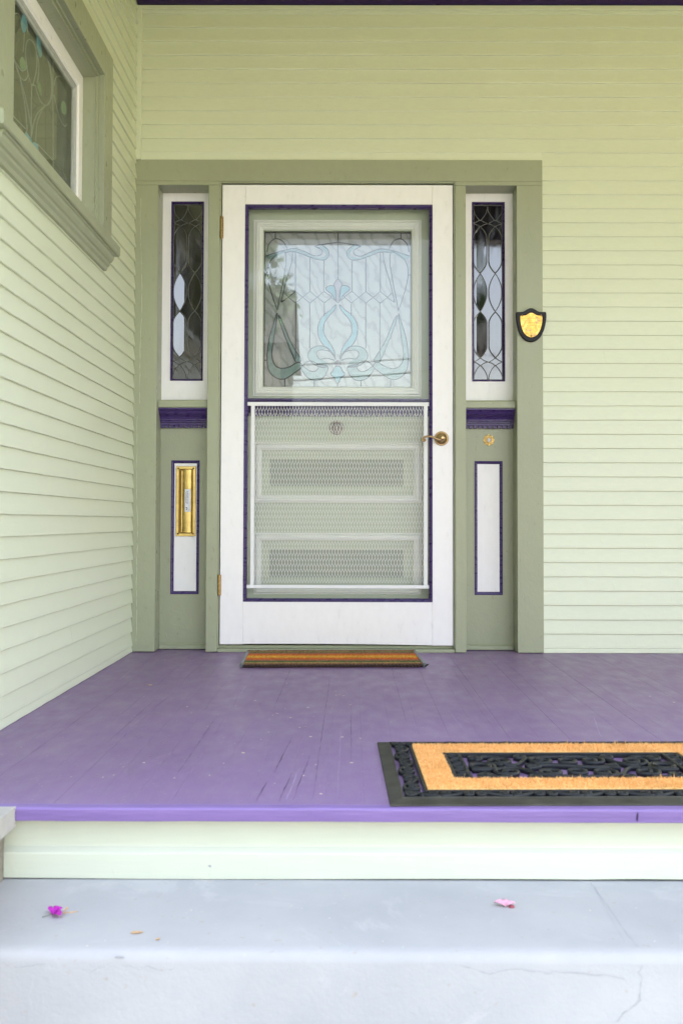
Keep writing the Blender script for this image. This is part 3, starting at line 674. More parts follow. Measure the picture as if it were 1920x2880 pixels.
m = MB(); m.box(-.8090, -.8022, .1125, .118, mz0+.019, mz1-.019); m.build('hinge_bar', 'brass', mail, bevel=.002)
for sx_ in (mx0+.0105, mx1-.0115):
    for sz_ in (mz0+.0115, mz1-.0105):
        m = MB(); m.lathe((sx_, .1122, sz_), [(.0044, 0), (.0046, .0006), (.0035, .0018), (.001, .0022)], 'Y', 14); m.build('screw', 'screw_dark', mail, smooth=True)
# sticker on the flap
st = MB(); sx0, sx1, sz0, sz1 = -.7905, -.7635, .6490, .7570
def fy(x): 
    u = ((fx0+fx1)/2-x)/((fx1-fx0)/2); return .1175-.0115*max(0, (1-u*u))**.4
for i in range(8):
    a, b_ = sx0+(sx1-sx0)*i/8, sx0+(sx1-sx0)*(i+1)/8
    st.add([(a, fy(a)-.0005, sz0), (b_, fy(b_)-.0005, sz0), (b_, fy(b_)-.0005, sz1), (a, fy(a)-.0005, sz1), (a, fy(a)+.0003, sz0), (b_, fy(b_)+.0003, sz0), (b_, fy(b_)+.0003, sz1), (a, fy(a)+.0003, sz1)], [(0,1,2,3),(4,7,6,5),(0,4,5,1),(3,2,6,7)])
sto = st.build('sticker', 'sticker_white', mail, fix=False, label='white barcode sticker')
ink = MB(); z = sz1-.009
rs = random.Random(3)
def quad(mb, x0, x1, z0, z1): mb.add([(x0, fy(x0)-.0009, z0), (x1, fy(x1)-.0009, z0), (x1, fy(x1)-.0009, z1), (x0, fy(x0)-.0009, z1)], [(0,1,2,3)])
while z > sz0+.038:
    h = rs.choice((.0006, .0009, .0014)); quad(ink, -.7815, -.7750, z-h, z); z -= h+rs.choice((.0005, .0008, .0012))
z = sz1-.014
while z > sz0+.045:
    h = rs.uniform(.0012, .003); quad(ink, -.7868, -.7842, z-h, z); z -= h+.0006
z = sz1-.020
while z > sz0+.008:
    h = rs.uniform(.002, .004); quad(ink, -.7700, -.7688, z-h, z); z -= h+.0011
ink.build('barcode', 'grey_ink', sto, fix=False)
em = MB()
for poly in ([(-.7855, .0215), (-.7845, .0235), (-.7838, .0212), (-.7800, .0218), (-.7775, .0195), (-.7772, .0155), (-.7785, .0120), (-.7800, .0170), (-.7825, .0190), (-.7850, .0175)], [(-.7835, .0135), (-.7818, .0150), (-.7800, .0130), (-.7785, .0098), (-.7810, .0092), (-.7838, .0112)]):
    em.add([(x, fy(x)-.0010, sz0+zz) for x, zz in poly], [tuple(range(len(poly)))])
em.build('emblem', 'ink', sto, fix=False)
# ------------------------------------------------------------------ doorbell rosette
bx, bz = .6497, .9936
r0 = MB(); n_ = 64; prof = [(.0255, 0), (.0260, .0025), (.0235, .0050), (.0190, .0035), (.0140, .0062), (.0100, .0052), (.0095, .003)]
rings = []
for i, (rr_, o_) in enumerate(prof):
    ring = []
    for j in range(n_):
        a = 2*math.pi*j/n_; lob = 1+(.035*math.cos(8*a) if i < 3 else 0); dz = .0022*math.cos(8*a+1.2*i) if 1 < i < 6 else 0
        ring.append((bx+rr_*lob*math.cos(a), .115-o_-dz, bz+rr_*lob*math.sin(a)))
    rings.append(ring)
r0.rings(rings, caps=False)
bell = r0.build('doorbell', 'gilt', house, smooth=False, label='round gilded rosette doorbell on the right panel')
q = MB(); q.lathe((bx, .1125, bz), [(.0096, 0), (.0096, .003), (.0082, .0042), (.0072, .0030), (.0068, .0032), (.0062, .0055), (.002, .0065)], 'Y', 24); q.build('bell_button', 'button_white', bell, smooth=True)

# ------------------------------------------------------------------ side window
SX = -.977   # face of its casing
g = MB(); y0, y1, iy0, iy1, zb, ztp = -1.90, -.602, -1.775, -.732, 1.730, 2.368
for (a, b_, c, d) in ((y0, iy0, zb, 2.488), (iy1, y1, zb, 2.488), (iy0, iy1, ztp, 2.488)): g.box(-1.0095 if False else -1.020, SX, a, b_, c, d)
win = g.build('side_window', 'trim_paint', house, bevel=.002, label='olive cased high window of leaded glass on the left wall')
g = MB(); g.frame(iy0, iy1, zb-.001, ztp, [(0, -1.0), (.010, -1.0002), (.0102, -1.010), (.019, -1.0102), (.0192, -1.072)], 'YZ'); 
g.frame(iy0-.0005, iy1+.0005, zb-.0005, ztp+.0005, [(0, SX-.002), (0, -1.0005)], 'YZ'); g.build('jamb_lining', 'trim_paint', win)
g = MB(); sy0, sy1 = -1.765, -.738
g.frame(-1.757, -.7515, 1.752, 2.348, [(0, -1.072), (0, -1.0585), (.052, -1.0585), (.054, -1.063), (.060, -1.064), (.062, -1.078)], 'YZ')
sash = g.build('sash', 'white_paint', win, bevel=.0008)
g = MB(); g.frame(-1.696, -.8125, 1.813, 2.287, [(0, -1.072), (.001, -1.0655), (.010, -1.066), (.012, -1.070), (.024, -1.071), (.026, -1.078)], 'YZ'); g.build('glazing_bead', 'sash_bead_grey', sash)
g = MB(); g.box(-1.098, -1.090, -1.76, -.75, 1.75, 2.36); wg = g.build('window_pane', 'dim_room_glass', win)
g = MB(); g.box(-1.0735, -1.0715, -1.68, -.83, 1.83, 2.27); g.build('cover_pane', 'window_glass', win)
WG = {
'l1':[(-1.314, 2.07), (-1.316, 1.994), (-1.314, 1.889)],
'oval':[(-1.319, 2.066), (-1.355, 2.088), (-1.379, 2.129), (-1.378, 2.171), (-1.35, 2.205), (-1.31, 2.217), (-1.279, 2.209), (-1.264, 2.176), (-1.27, 2.133), (-1.299, 2.08), (-1.314, 2.069)],
's1':[(-1.511, 2.079), (-1.483, 2.067), (-1.441, 2.043), (-1.406, 2.004), (-1.38, 1.967), (-1.364, 1.925), (-1.358, 1.898), (-1.372, 1.88)],
's2':[(-1.455, 2.055), (-1.416, 2.028), (-1.376, 1.997), (-1.346, 1.965), (-1.324, 1.935), (-1.308, 1.905)],
's3':[(-1.502, 2.074), (-1.465, 2.069), (-1.418, 2.069), (-1.38, 2.091), (-1.366, 2.109)],
's4':[(-1.474, 2.056), (-1.431, 2.044), (-1.388, 2.05), (-1.36, 2.073), (-1.355, 2.088)],
's5':[(-1.308, 1.899), (-1.294, 1.94), (-1.254, 1.993), (-1.181, 2.051)],
's6':[(-1.266, 1.895), (-1.263, 1.933), (-1.248, 1.972), (-1.213, 2.017), (-1.176, 2.051)],
's7':[(-1.176, 2.055), (-1.127, 2.081), (-1.094, 2.123), (-1.087, 2.172), (-1.103, 2.206), (-1.127, 2.241), (-1.156, 2.261), (-1.201, 2.267)],
's8':[(-1.149, 2.068), (-1.105, 2.114), (-1.098, 2.163), (-1.121, 2.216), (-1.161, 2.238)],
's9':[(-1.309, 2.069), (-1.274, 2.082), (-1.257, 2.066), (-1.214, 2.054), (-1.16, 2.062)],
's10':[(-1.259, 2.098), (-1.244, 2.138), (-1.246, 2.178), (-1.268, 2.195)],
'v1':[(-1.082, 2.269), (-1.08, 2.129), (-1.067, 1.87)],
's11':[(-1.066, 2.142), (-1.035, 2.109), (-.991, 2.084), (-.935, 2.08), (-.904, 2.101)],
's12':[(-1.062, 2.178), (-1.062, 2.19), (-1.039, 2.22), (-.992, 2.243)],
's13':[(-1.406, 2.135), (-1.4, 2.167), (-1.394, 2.202)],
's14':[(-1.506, 2.193), (-1.494, 2.215), (-1.457, 2.237), (-1.434, 2.23)],
's15':[(-1.512, 2.233), (-1.472, 2.262), (-1.426, 2.273), (-1.377, 2.259), (-1.365, 2.223)],
'b1':[(-1.504, 1.888), (-1.372, 1.896)], 'b2':[(-1.245, 1.893), (-1.164, 1.897), (-1.074, 1.899), (-.978, 1.905), (-.902, 1.892)]}
WF = {'window_blue_glass':[[(-1.402, 2.269), (-1.42, 2.247), (-1.431, 2.22), (-1.418, 2.206), (-1.399, 2.202), (-1.376, 2.228), (-1.37, 2.252), (-1.382, 2.266)],
 [(-1.26, 2.269), (-1.269, 2.241), (-1.258, 2.216), (-1.231, 2.202), (-1.213, 2.217), (-1.222, 2.244), (-1.233, 2.265)],
 [(-1.362, 1.889), (-1.383, 1.872), (-1.381, 1.857), (-1.341, 1.853), (-1.306, 1.857), (-1.312, 1.884), (-1.342, 1.885)],
 [(-1.282, 1.886), (-1.3, 1.875), (-1.303, 1.858), (-1.27, 1.857), (-1.239, 1.86), (-1.237, 1.879), (-1.25, 1.891)]],
 'window_green_glass':[[(-1.42, 2.113), (-1.436, 2.092), (-1.43, 2.076), (-1.404, 2.075), (-1.375, 2.092), (-1.376, 2.111), (-1.399, 2.119)],
 [(-1.243, 2.109), (-1.25, 2.089), (-1.231, 2.077), (-1.21, 2.076), (-1.216, 2.1), (-1.227, 2.112)], [(-.964, 2.163), (-.981, 2.139), (-.968, 2.119), (-.925, 2.128), (-.915, 2.152), (-.933, 2.17)]]}
g = MB()
for k_, q_ in WG.items():
    c_ = smooth_curve([(a, b_, 0) for a, b_ in q_], 5); g.tube([(-1.0765, a.x, a.y) for a in c_], .0020, 6)
g.build('lead_came', 'window_came', win, smooth=True)
for mt, L_ in WF.items():
    for q_ in L_:
        c_ = smooth_curve([(a, b_, 0) for a, b_ in q_], 4, True); m = MB(); n_ = len(c_)
        m.v = [(-1.0755, a.x, a.y) for a in c_]+[(-1.0775, a.x, a.y) for a in c_]; m.f = [tuple(range(n_)), tuple(reversed(range(n_, 2*n_)))]+[(i, (i+1) % n_, n_+(i+1) % n_, n_+i) for i in range(n_)]
        m.build('blue_piece' if 'blue' in mt else 'green_piece', mt, win)
g = MB()
pr = [(-1.020,1.686),(-.953,1.686),(-.949,1.690),(-.949,1.724),(-.953,1.729),(-.977,1.7345),(-1.060,1.752),(-1.062,1.70)]
rings = [[(a, y, b_) for a, b_ in pr] for y in (-1.935, -.567)]; g.rings(rings)
g.build('window_sill', 'trim_paint_flat', win, bevel=.0015)
g = MB(); pr = [(-1.012,1.6855),(-.960,1.6855),(-.960,1.679),(-.966,1.676),(-.967,1.665),(-.975,1.654),(-.982,1.650),(-.984,1.640),(-.992,1.633),(-.996,1.619),(-1.012,1.619)]
g.rings([[(a, y, b_) for a, b_ in pr] for y in (-1.90, -.602)]); g.build('sill_moulding', 'trim_paint_flat', win)

# ================================================================== steps + side wall
def step_profile(x, j):
    yf = -2.82
    return [( -2.30, -.175),(-2.30, -.1590),(-2.60,-.1582+j[0]*.3),(yf+.030,-.1584+j[1]*.5),(yf+.012,-.160+j[1]*.5),(yf+.002,-.166),(yf-.004+j[2],-.178),(yf-.005+j[2],-.33),
            (-3.17,-.332),(-3.19,-.345),(-3.195,-.50),(-3.54,-.502),(-3.56,-.515),(-3.565,-.67),(-3.91,-.672),(-3.93,-.685),(-3.935,-.84),(-4.28,-.842),(-4.30,-.855),(-4.305,-.97),(-2.3,-.97)]
s = MB(); rings = []; n = 80
for i in range(n+1):
    x = -.80+3.05*i/n; rings.append([(x, a, b_) for a, b_ in step_profile(x, [random.uniform(-.0008, .0008) for _ in range(3)])])
s.rings(rings); steps = s.build('concrete_steps', 'painted_concrete', smooth=False)
for p_ in steps.data.polygons: p_.use_smooth = len(p_.vertices) == 4
es = steps.modifiers.new('bevel', 'BEVEL'); es.width = .006; es.segments = 3; es.limit_method = 'ANGLE'; es.angle_limit = R(35)
tag(steps, 'pale grey-blue painted concrete steps with cracks below the porch', 'steps'); 
def crack(pts, wdt, top):
    m = MB(); q_ = []
    for i in range(len(pts)-1):
        a, b_ = Vector(pts[i]), Vector(pts[i+1]); k_ = 4
        for j in range(k_): q_.append(a.lerp(b_, j/k_)+Vector((random.uniform(-.0012,.0012), 0, 0 if top else random.uniform(-.0012,.0012)))+(Vector((0, random.uniform(-.0012,.0012), 0)) if top else Vector()))
    q_.append(Vector(pts[-1])); L, Rr = [], []
    for i, p_ in enumerate(q_):
        t_ = (q_[min(i+1, len(q_)-1)]-q_[max(i-1, 0)]).normalized(); nn = t_.cross(Vector((0,0,1)) if top else Vector((0,-1,0))).normalized(); ww = wdt*random.uniform(.2, .9)
        L.append(p_+nn*ww); Rr.append(p_-nn*ww)
    for i in range(len(q_)-1): m.add([L[i], L[i+1], Rr[i+1], Rr[i]], [(0,1,2,3)])
    return m
T = -.1577; F_ = -2.8266
big = MB()
def addc(pts, wdt, top):
    big = MB()
    c_ = crack([(p_[0], p_[1] if top else F_, T if top else p_[1]) for p_ in pts], wdt, top); big.add(c_.v, c_.f); big.build('crack', 'crack', steps, fix=False)
addc([(.5057,-2.470),(.5078,-2.4974),(.5098,-2.5823),(.5099,-2.6776),(.510,-2.7138),(.5125,-2.7642),(.515,-2.795)], .0008, True)
addc([(.5088,-2.5054),(.5033,-2.5971),(.500,-2.6743),(.4994,-2.7268),(.4963,-2.7765)], .0005, True)
addc([(.514,-.178),(.5132,-.1800),(.506,-.1883),(.5126,-.1985),(.5095,-.2185),(.5103,-.238),(.4949,-.2515),(.4799,-.2601),(.470,-.2748)], .0008, False)
addc([(.1975,-.1800),(.2124,-.182),(.2347,-.1902),(.2496,-.1926),(.2695,-.1857),(.2943,-.1839),(.3166,-.1875),(.3365,-.1886),(.3464,-.1935),(.3588,-.1885),(.3836,-.1909),(.4109,-.1908),(.4283,-.1956),(.4456,-.1938),(.4828,-.2003)], .0007, False)
addc([(-.6081,-.180),(-.5999,-.186),(-.5699,-.182),(-.5399,-.179)], .0005, False); addc([(-.4694,-.1882),(-.4603,-.1951),(-.4473,-.1842),(-.4333,-.183)], .0005, False)
addc([(-.4052,-.1811),(-.3872,-.182),(-.3711,-.1878),(-.3591,-.1815),(-.3349,-.1907),(-.3109,-.1856)], .0005, False)


for (c_, a_, b_, nm, mt, yy_) in (((-.408, -.1665), .012, .0028, 'scuff_mark', 'crack', -2.8272), ((-.300, -.1290), .0045, .003, 'paint_smudge', 'crack', -2.4669)):
    q = MB(); q.prism([(c_[0]+a_*math.cos(t*.7)*random.uniform(.6, 1.1), c_[1]+b_*math.sin(t*.7)*random.uniform(.5, 1.1)) for t in range(9)], yy_-.0002, yy_); q.build(nm, mt, steps if nm == 'scuff_mark' else floor)
q = MB(); q.prism([(.6010, -.012), (.6040, -.006), (.6050, -.015), (.6035, -.026), (.6005, -.022)], -2.4895, -2.4880); q.build('nosing_dent', 'dark_purple_paint', floor)  # dent in the nosing, drawn as a flat dark patch
cw_ = thing('stair_side_wall', 'weathered concrete stair side wall with pale cap at the bottom left', 'wall', (-.9, -3.3, -.95))
def rough_box(x0, x1, y0, y1, z0, z1, amp, dens=.022):
    bm = bmesh.new(); bmesh.ops.create_cube(bm, size=1)
    for v in bm.verts: v.co = Vector((x0+(v.co.x+.5)*(x1-x0), y0+(v.co.y+.5)*(y1-y0), z0+(v.co.z+.5)*(z1-z0)))
    for ax, L in ((0, x1-x0), (1, y1-y0), (2, z1-z0)):
        k_ = max(1, int(L/dens)); 
        if k_ > 1:
            lo = (x0, y0, z0)[ax]
            for i in range(1, k_):
                co = [0, 0, 0]; co[ax] = lo+L*i/k_; no = [0, 0, 0]; no[ax] = 1
                bmesh.ops.bisect_plane(bm, geom=bm.verts[:]+bm.edges[:]+bm.faces[:], plane_co=co, plane_no=no)
    from mathutils import noise as mn
    for v in bm.verts:
        c = v.co
        d = mn.noise_vector(c*22)*amp+mn.noise_vector(c*70)*amp*.5
        v.co = c+d
        ex = (min(abs(c.x-x0), abs(c.x-x1)) < 1e-5)+(min(abs(c.y-y0), abs(c.y-y1)) < 1e-5)+(min(abs(c.z-z0), abs(c.z-z1)) < 1e-5)
        if ex >= 2:
            ctr = Vector(((x0+x1)/2, (y0+y1)/2, (z0+z1)/2)); dd = (ctr-v.co).normalized(); v.co += Vector((dd.x, 0, dd.z))*amp*random.uniform(.3, 1.6)
    m = MB(); bm.verts.ensure_lookup_table(); m.v = [tuple(v.co) for v in bm.verts]; m.f = [tuple(v.index for v in f_.verts) for f_ in bm.faces]; bm.free(); return m
o = rough_box(-1.20, -.7065, -4.4, -2.4905, -.040, .002, .0022, .012).build('cap', 'cap_concrete', cw_, smooth=False)
o = rough_box(-1.16, -.739, -4.36, -2.468, -.96, -.0405, .004, .03).build('wall', 'rough_concrete', cw_, smooth=True)

# ================================================================== plaque
cxp = .8297; pl = thing('award_plaque', 'black shield plaque with gold plate hung on the right casing', 'plaque', (cxp, 0, 1.44))
def shield(w_, top, shoulder, bot, n_=12):
    h = [(0, top), (.10*w_, top-.0005), (.28*w_, top-(top-shoulder)*.38), (.50*w_, shoulder+(top-shoulder)*.12), (.72*w_, shoulder+.0002), (.92*w_, shoulder), (1.0*w_, shoulder-.006), (1.0*w_, shoulder-.030),
         (.93*w_, shoulder-(shoulder-bot)*.45), (.80*w_, shoulder-(shoulder-bot)*.66), (.60*w_, shoulder-(shoulder-bot)*.84), (.35*w_, shoulder-(shoulder-bot)*.95), (.12*w_, bot+.0006), (0, bot)]
    full = [(cxp+a, b_) for a, b_ in h]+[(cxp-a, b_) for a, b_ in reversed(h[1:-1])]
    return [(a.x, a.y) for a in smooth_curve([(x, z_, 0) for x, z_ in full], 4, True)]
outer = shield(.0705, 1.5985, 1.5805, 1.4405)
def inset(poly, k_, cz=1.517): return [((x-cxp)*k_+cxp, (z_-cz)*k_+cz) for x, z_ in poly]
m = MB(); layers = [(1, -.001), (1, -.010), (.985, -.0145), (.95, -.0165), (.78, -.0160), (.75, -.0145), (.735, -.0140)]
rings = [[(x, y, z_) for x, z_ in inset(outer, k_)] for k_, y in layers]; m.rings(rings); m.build('shield_board', 'black_lacquer', pl, smooth=False, bevel=.0006)
m = MB(); pin = inset(outer, .72); m.prism(pin, -.0152, -.0138); plate = m.build('gold_plate', 'mottled_gold', pl)
for sx_, sz_ in ((-.0425, 1.5635), (.0445, 1.5645), (0, 1.4680)):
    m = MB(); m.lathe((cxp+sx_, -.0150, sz_), [(.0042, 0), (.0046, .0008), (.0032, .0024), (.001, .003)], 'Y', 14); m.build('screw', 'old_brass', plate, smooth=True)
def text(s_, size, x, z_, y, mat, parent, name='lettering'):
    cu = bpy.data.curves.new(name, 'FONT'); cu.body = s_; cu.size = size; cu.align_x = 'CENTER'; cu.extrude = .0002
    to = bpy.data.objects.new(name, cu); sc.collection.objects.link(to); dg = bpy.context.evaluated_depsgraph_get(); me = bpy.data.meshes.new_from_object(to.evaluated_get(dg))
    bpy.data.objects.remove(to); me.transform(Matrix.Translation((x, y, z_)) @ Matrix.Rotation(R(90), 4, 'X')); me.materials.clear(); me.materials.append(MATS[mat])
    o_ = bpy.data.objects.new(name, me); sc.collection.objects.link(o_); o_.parent = parent; o_.matrix_parent_inverse = Matrix.Identity(4) if parent is plate else WM[parent.name].inverted(); return o_
text('HERITAGE', .0095, cxp, 1.5265, -.0154, 'engraved_gold', plate); text('AWARD', .0105, cxp, 1.5130, -.0154, 'engraved_gold', plate); text('2001', .0085, cxp, 1.4790, -.0154, 'engraved_gold', plate)
m = MB()
x = -.043
while x < .043:
    wd = random.uniform(.0012, .0030); m.box(cxp+x, cxp+x+wd, -.0155, -.0152, 1.5478, 1.5498); x += wd+.001
m.build('engraved_line', 'engraved_gold', plate)

# ================================================================== door rug
rug = thing('door_rug', 'thin striped fibre door rug in red, gold and green at the threshold', 'rug', (-.083, -.25, 0))
rug.rotation_euler = (0, 0, R(2.2)); rug_M = Matrix.Translation((-.083, -.25, 0)) @ Matrix.Rotation(R(2.2), 4, 'Z'); bpy.context.view_layer.update()
def local(mb, name, mat, parent, **k_):
    o_ = mb.build(name, mat, None, **k_); o_.parent = parent; return o_
nx, ny = 260, 60; m = MB(); rw, rd = .378, .215
for j in range(ny+1):
    for i in range(nx+1):
        x = -rw+2*rw*i/nx; y = -rd+2*rd*j/ny
        e = .0035 if j in (0, ny) else 0
        zz = .0150+.0022*math.sin(j*1.35)+random.uniform(-.0018, .0018)+.004*max(0, (y-.12)/.1)
        m.v.append((x, y+random.uniform(-.0015, .0015)+(random.uniform(-.003, .003) if j in (0, ny) else 0), zz-e))
for j in range(ny):
    for i in range(nx): a = j*(nx+1)+i; m.f.append((a, a+1, a+nx+2, a+nx+1))
k0 = len(m.v)
for (jj) in (0, ny):
    base = len(m.v)
    for i in range(nx+1): v_ = m.v[jj*(nx+1)+i]; m.v.append((v_[0], v_[1], .001))
    for i in range(nx): m.f.append((jj*(nx+1)+i, base+i, base+i+1, jj*(nx+1)+i+1) if jj == 0 else (jj*(nx+1)+i, jj*(nx+1)+i+1, base+i+1, base+i))
local(m, 'woven_field', 'rug_fibre', rug, fix=False)
m = MB()
i = 0; x = -rw
while x < rw:                                   # twisted selvedge along both long edges
    m.tube([(x, -rd-.001, .003), (x+.006, -rd-.006, .007), (x+.013, -rd-.003, .011), (x+.019, -rd+.004, .0125)], [.0022, .0042, .0042, .002], 6); x += .0145
m.build('selvedge', 'dark_yarn', None); so2 = bpy.data.objects['selvedge']; so2.parent = rug
for sx_ in (-1, 1):
    m = MB(); m.box(sx_*rw-.007, sx_*rw+.007, -rd-.007, rd+.005, .001, .0185); local(m, 'end_bar', 'end_bar', rug, bevel=.003)

# ================================================================== big rubber + coir mat
mat_loc = Vector((.0830, -2.4780, .0)); ang = R(1.15)
big_mat = thing('doormat', 'large black rubber scrollwork doormat with orange coir border at porch edge', 'doormat', mat_loc); big_mat.rotation_euler = (0, 0, ang)
W_, V_ = .925, .600
m = MB()
# bevelled outer ramp
def rect_ring(u0, u1, v0, v1, z_): return [(u0, v0, z_), (u1, v0, z_), (u1, v1, z_), (u0, v1, z_)]
rr = [rect_ring(0, W_, 0, V_, .0008), rect_ring(.0008, W_-.0008, .0012, V_-.0008, .0048), rect_ring(.027, W_-.027, .036, V_-.020, .0085), rect_ring(.028, W_-.028, .0375, V_-.021, .0100), rect_ring(.032, W_-.032, .042, V_-.025, .0100), rect_ring(.033, W_-.033, .0435, V_-.026, .0030)]
k_ = 0
for a, b_ in zip(rr[:-1], rr[1:]):
    base = len(m.v); m.v += a+b_
    for j in range(4): m.f.append((base+j, base+(j+1) % 4, base+4+(j+1) % 4, base+4+j))
local(m, 'ramp_border', 'dusty_rubber', big_mat, fix=True)
def rail_rect(mb, u0, u1, v0, v1, w_, z0, z1):
    for (a, b_, c, d) in ((u0, u1, v0-w_, v0), (u0, u1, v1, v1+w_), (u0-w_, u0, v0-w_, v1+w_), (u1, u1+w_, v0-w_, v1+w_)): mb.box(a, b_, c, d, z0, z1)
m = MB(); CO = (.089, W_-.089, .094, V_-.072); CI = (.158, W_-.158, .176, V_-.158)
rail_rect(m, CO[0], CO[1], CO[2], CO[3], .0080, .001, .0112); 
rail_rect(m, CI[0]+.011, CI[1]-.011, CI[2]+.011, CI[3]-.011, .0105, .001, .0130)
for uu in (CI[0]+.043, CI[1]-.043): m.box(uu-.004, uu+.004, CI[2]+.011, CI[3]-.011, .002, .0125)
# webs so that the open scroll bands stay attached (thin cross base)
local(m, 'rail', 'rubber', big_mat, bevel=.0022)
def drop(mb): mb.v = [(x, y, z_ if z_ > .0088 else max(.0012, .0088-(.0088-z_)*2.6)) for x, y, z_ in mb.v]
tr = MB(); RT = .0042
def ring(mb, u, v, r_, rt_=RT, z_=.0095, n_=22, start=0, sweep=2*math.pi):
    mb.tube([(u+r_*math.cos(start+sweep*i/n_), v+r_*math.sin(start+sweep*i/n_), z_) for i in range(n_+(0 if sweep >= 6.28 else 1))], rt_, 8, closed=sweep >= 6.28)
def spiral(mb, u, v, r0_, turns, a0, dirn, rt_=RT, rmin=.004, z_=.0098):
    n_ = int(20*turns)+2; mb.tube([(u+(r0_+(rmin-r0_)*(i/n_))*math.cos(a0+dirn*2*math.pi*turns*i/n_), v+(r0_+(rmin-r0_)*(i/n_))*math.sin(a0+dirn*2*math.pi*turns*i/n_), z_) for i in range(n_+1)], rt_, 8)
def sband(mb, a0, a1, c, half, horiz, pitch):
    """running S-scroll band"""
    n_ = max(1, int(round((a1-a0)/pitch))); p_ = (a1-a0)/n_
    def P2(a, b_): return (a, b_) if horiz else (b_, a)
    for i in range(n_):
        s0 = a0+i*p_; sg_ = 1 if i % 2 == 0 else -1
        r_ = half*.62; u1_, u2_ = s0+r_+.002, s0+p_-r_-.002
        for (uu, dd) in ((u1_, 1), (u2_, -1)):
            q_ = P2(uu, c-sg_*dd*half*.12)
            spiral(mb, q_[0], q_[1], r_, 1.35, math.pi/2*dd*sg_ if horiz else 0, dd*sg_, .0036, .0040)
        q_ = [P2(s0+p_*t_, c+sg_*half*.88*math.cos(math.pi*t_)) for t_ in [i2/10 for i2 in range(11)]]
        mb.tube([(a, b_, .0085) for a, b_ in q_], .0044, 8)
sband(tr, .036, W_-.036, .0645, .0185, True, .078); sband(tr, .036, W_-.036, V_-.044, .014, True, .078)
sband(tr, .050, V_-.03, .0565, .0200, False, .077); sband(tr, .050, V_-.03, W_-.0565, .0200, False, .077)
drop(tr); local(tr, 'border_scrollwork', 'rubber', big_mat, smooth=True); tr = MB()
# centre panel
cu0, cu1, cv0, cv1 = CI[0]+.047, CI[1]-.047, CI[2]+.013, CI[3]-.013; cm = (cv0+cv1)/2; cw2 = (cu0+cu1)/2; H = (cv1-cv0)/2
for side_ in (CI[0]+.027, CI[1]-.027):
    for k2 in range(5): ring(tr, side_, cv0+(k2+.5)*(cv1-cv0)/5, .0145)
    for k2 in range(6): tr.tube([(side_-.015, cv0+k2*(cv1-cv0)/5, .0075), (side_+.015, cv0+k2*(cv1-cv0)/5, .0075)], .0034, 8)
def scrollS(u, v, L, sg_, flip):
    a = (u-L/2, v); b_ = (u+L/2, v); r_ = L*.25
    spiral(tr, a[0]+r_*.9, a[1]+sg_*r_*.35, r_, 1.6, math.pi*(1 if sg_ > 0 else 1), -sg_, .0048, .006)
    spiral(tr, b_[0]-r_*.9, b_[1]-sg_*r_*.35, r_, 1.6, 0, -sg_, .0048, .006)
    tr.tube([Vector((x, y, .0088)) for x, y in [(c_.x, c_.y) for c_ in smooth_curve([(a[0]-.000, a[1]+sg_*r_*.35, 0), (a[0]+L*.12, a[1]-sg_*r_*.75, 0), (u, v, 0), (b_[0]-L*.12, b_[1]+sg_*r_*.75, 0), (b_[0], b_[1]-sg_*r_*.35, 0)], 6)]], .0048, 8)
def vol(u, v, r_, a0, dirn, rt_=.0052): spiral(tr, u, v, r_, 1.45, a0, dirn, rt_, .007, .0088)
def arcc(pts, rt_=.0050): tr.tube([(c_.x, c_.y, .0088) for c_ in smooth_curve([(cw2+a, cm+b_, 0) for a, b_ in pts], 7)], rt_, 8)
for h_ in (-1, 1):
    for v_ in (-1, 1):
        vol(cw2+h_*.062, cm+v_*.058, .034, math.pi/2*v_, -h_*v_)
        vol(cw2+h_*.165, cm+v_*.052, .036, -math.pi/2*v_, h_*v_)
        vol(cw2+h_*.228, cm+v_*.085, .019, -math.pi/2*v_, -h_*v_)
        vol(cw2+h_*.112, cm+v_*.098, .016, math.pi/2*v_, h_*v_, .0046)
        arcc([(h_*.062, v_*.092), (h_*.100, v_*.074), (h_*.118, v_*.040), (h_*.140, v_*.012), (h_*.165, v_*.014)])
        arcc([(h_*.165, v_*.089), (h_*.200, v_*.100), (h_*.228, v_*.066)], .0048)
        arcc([(0, v_*.100), (h_*.030, v_*.098), (h_*.062, v_*.092)], .0048)
    ring(tr, cw2+h_*.225, cm, .024, .0054)
    arcc([(h_*.112, .020), (h_*.080, .0), (h_*.112, -.020)], .005)
    arcc([(h_*.249, .030), (h_*.205, .030), (h_*.190, 0), (h_*.205, -.030), (h_*.249, -.030)], .0048)
arcc([(-.112, .0), (-.060, .012), (0, 0), (.060, -.012), (.112, 0)], .0056)
ring(tr, cw2, cm+.052, .020, .005); ring(tr, cw2, cm-.052, .020, .005)
drop(tr); local(tr, 'centre_scrollwork', 'rubber', big_mat, smooth=True)
# coir border: dense fibres standing on a base slab
m = MB()
for (a, b_, c, d) in ((CO[0], CO[1], CO[2], CI[2]), (CO[0], CO[1], CI[3], CO[3]), (CO[0], CI[0], CI[2], CI[3]), (CI[1], CO[1], CI[2], CI[3])): m.box(a, b_, c, d, .001, .0135)
rf = random.Random(11)
def fibre(u, v, L, lean):
    a = rf.uniform(0, 6.283); la = rf.uniform(0, lean); dx, dy = math.cos(a)*la*L, math.sin(a)*la*L; wv = .00075; a2 = rf.uniform(0, 3.14); wx, wy = math.cos(a2)*wv, math.sin(a2)*wv
    m.add([(u-wx, v-wy, .0125), (u+wx, v+wy, .0125), (u+dx*.5+wx*.8, v+dy*.5+wy*.8, .0125+L*.6), (u+dx*.5-wx*.8, v+dy*.5-wy*.8, .0125+L*.6), (u+dx, v+dy, .0125+L)], [(0,1,2,3), (3,2,4)])
cnt = 0
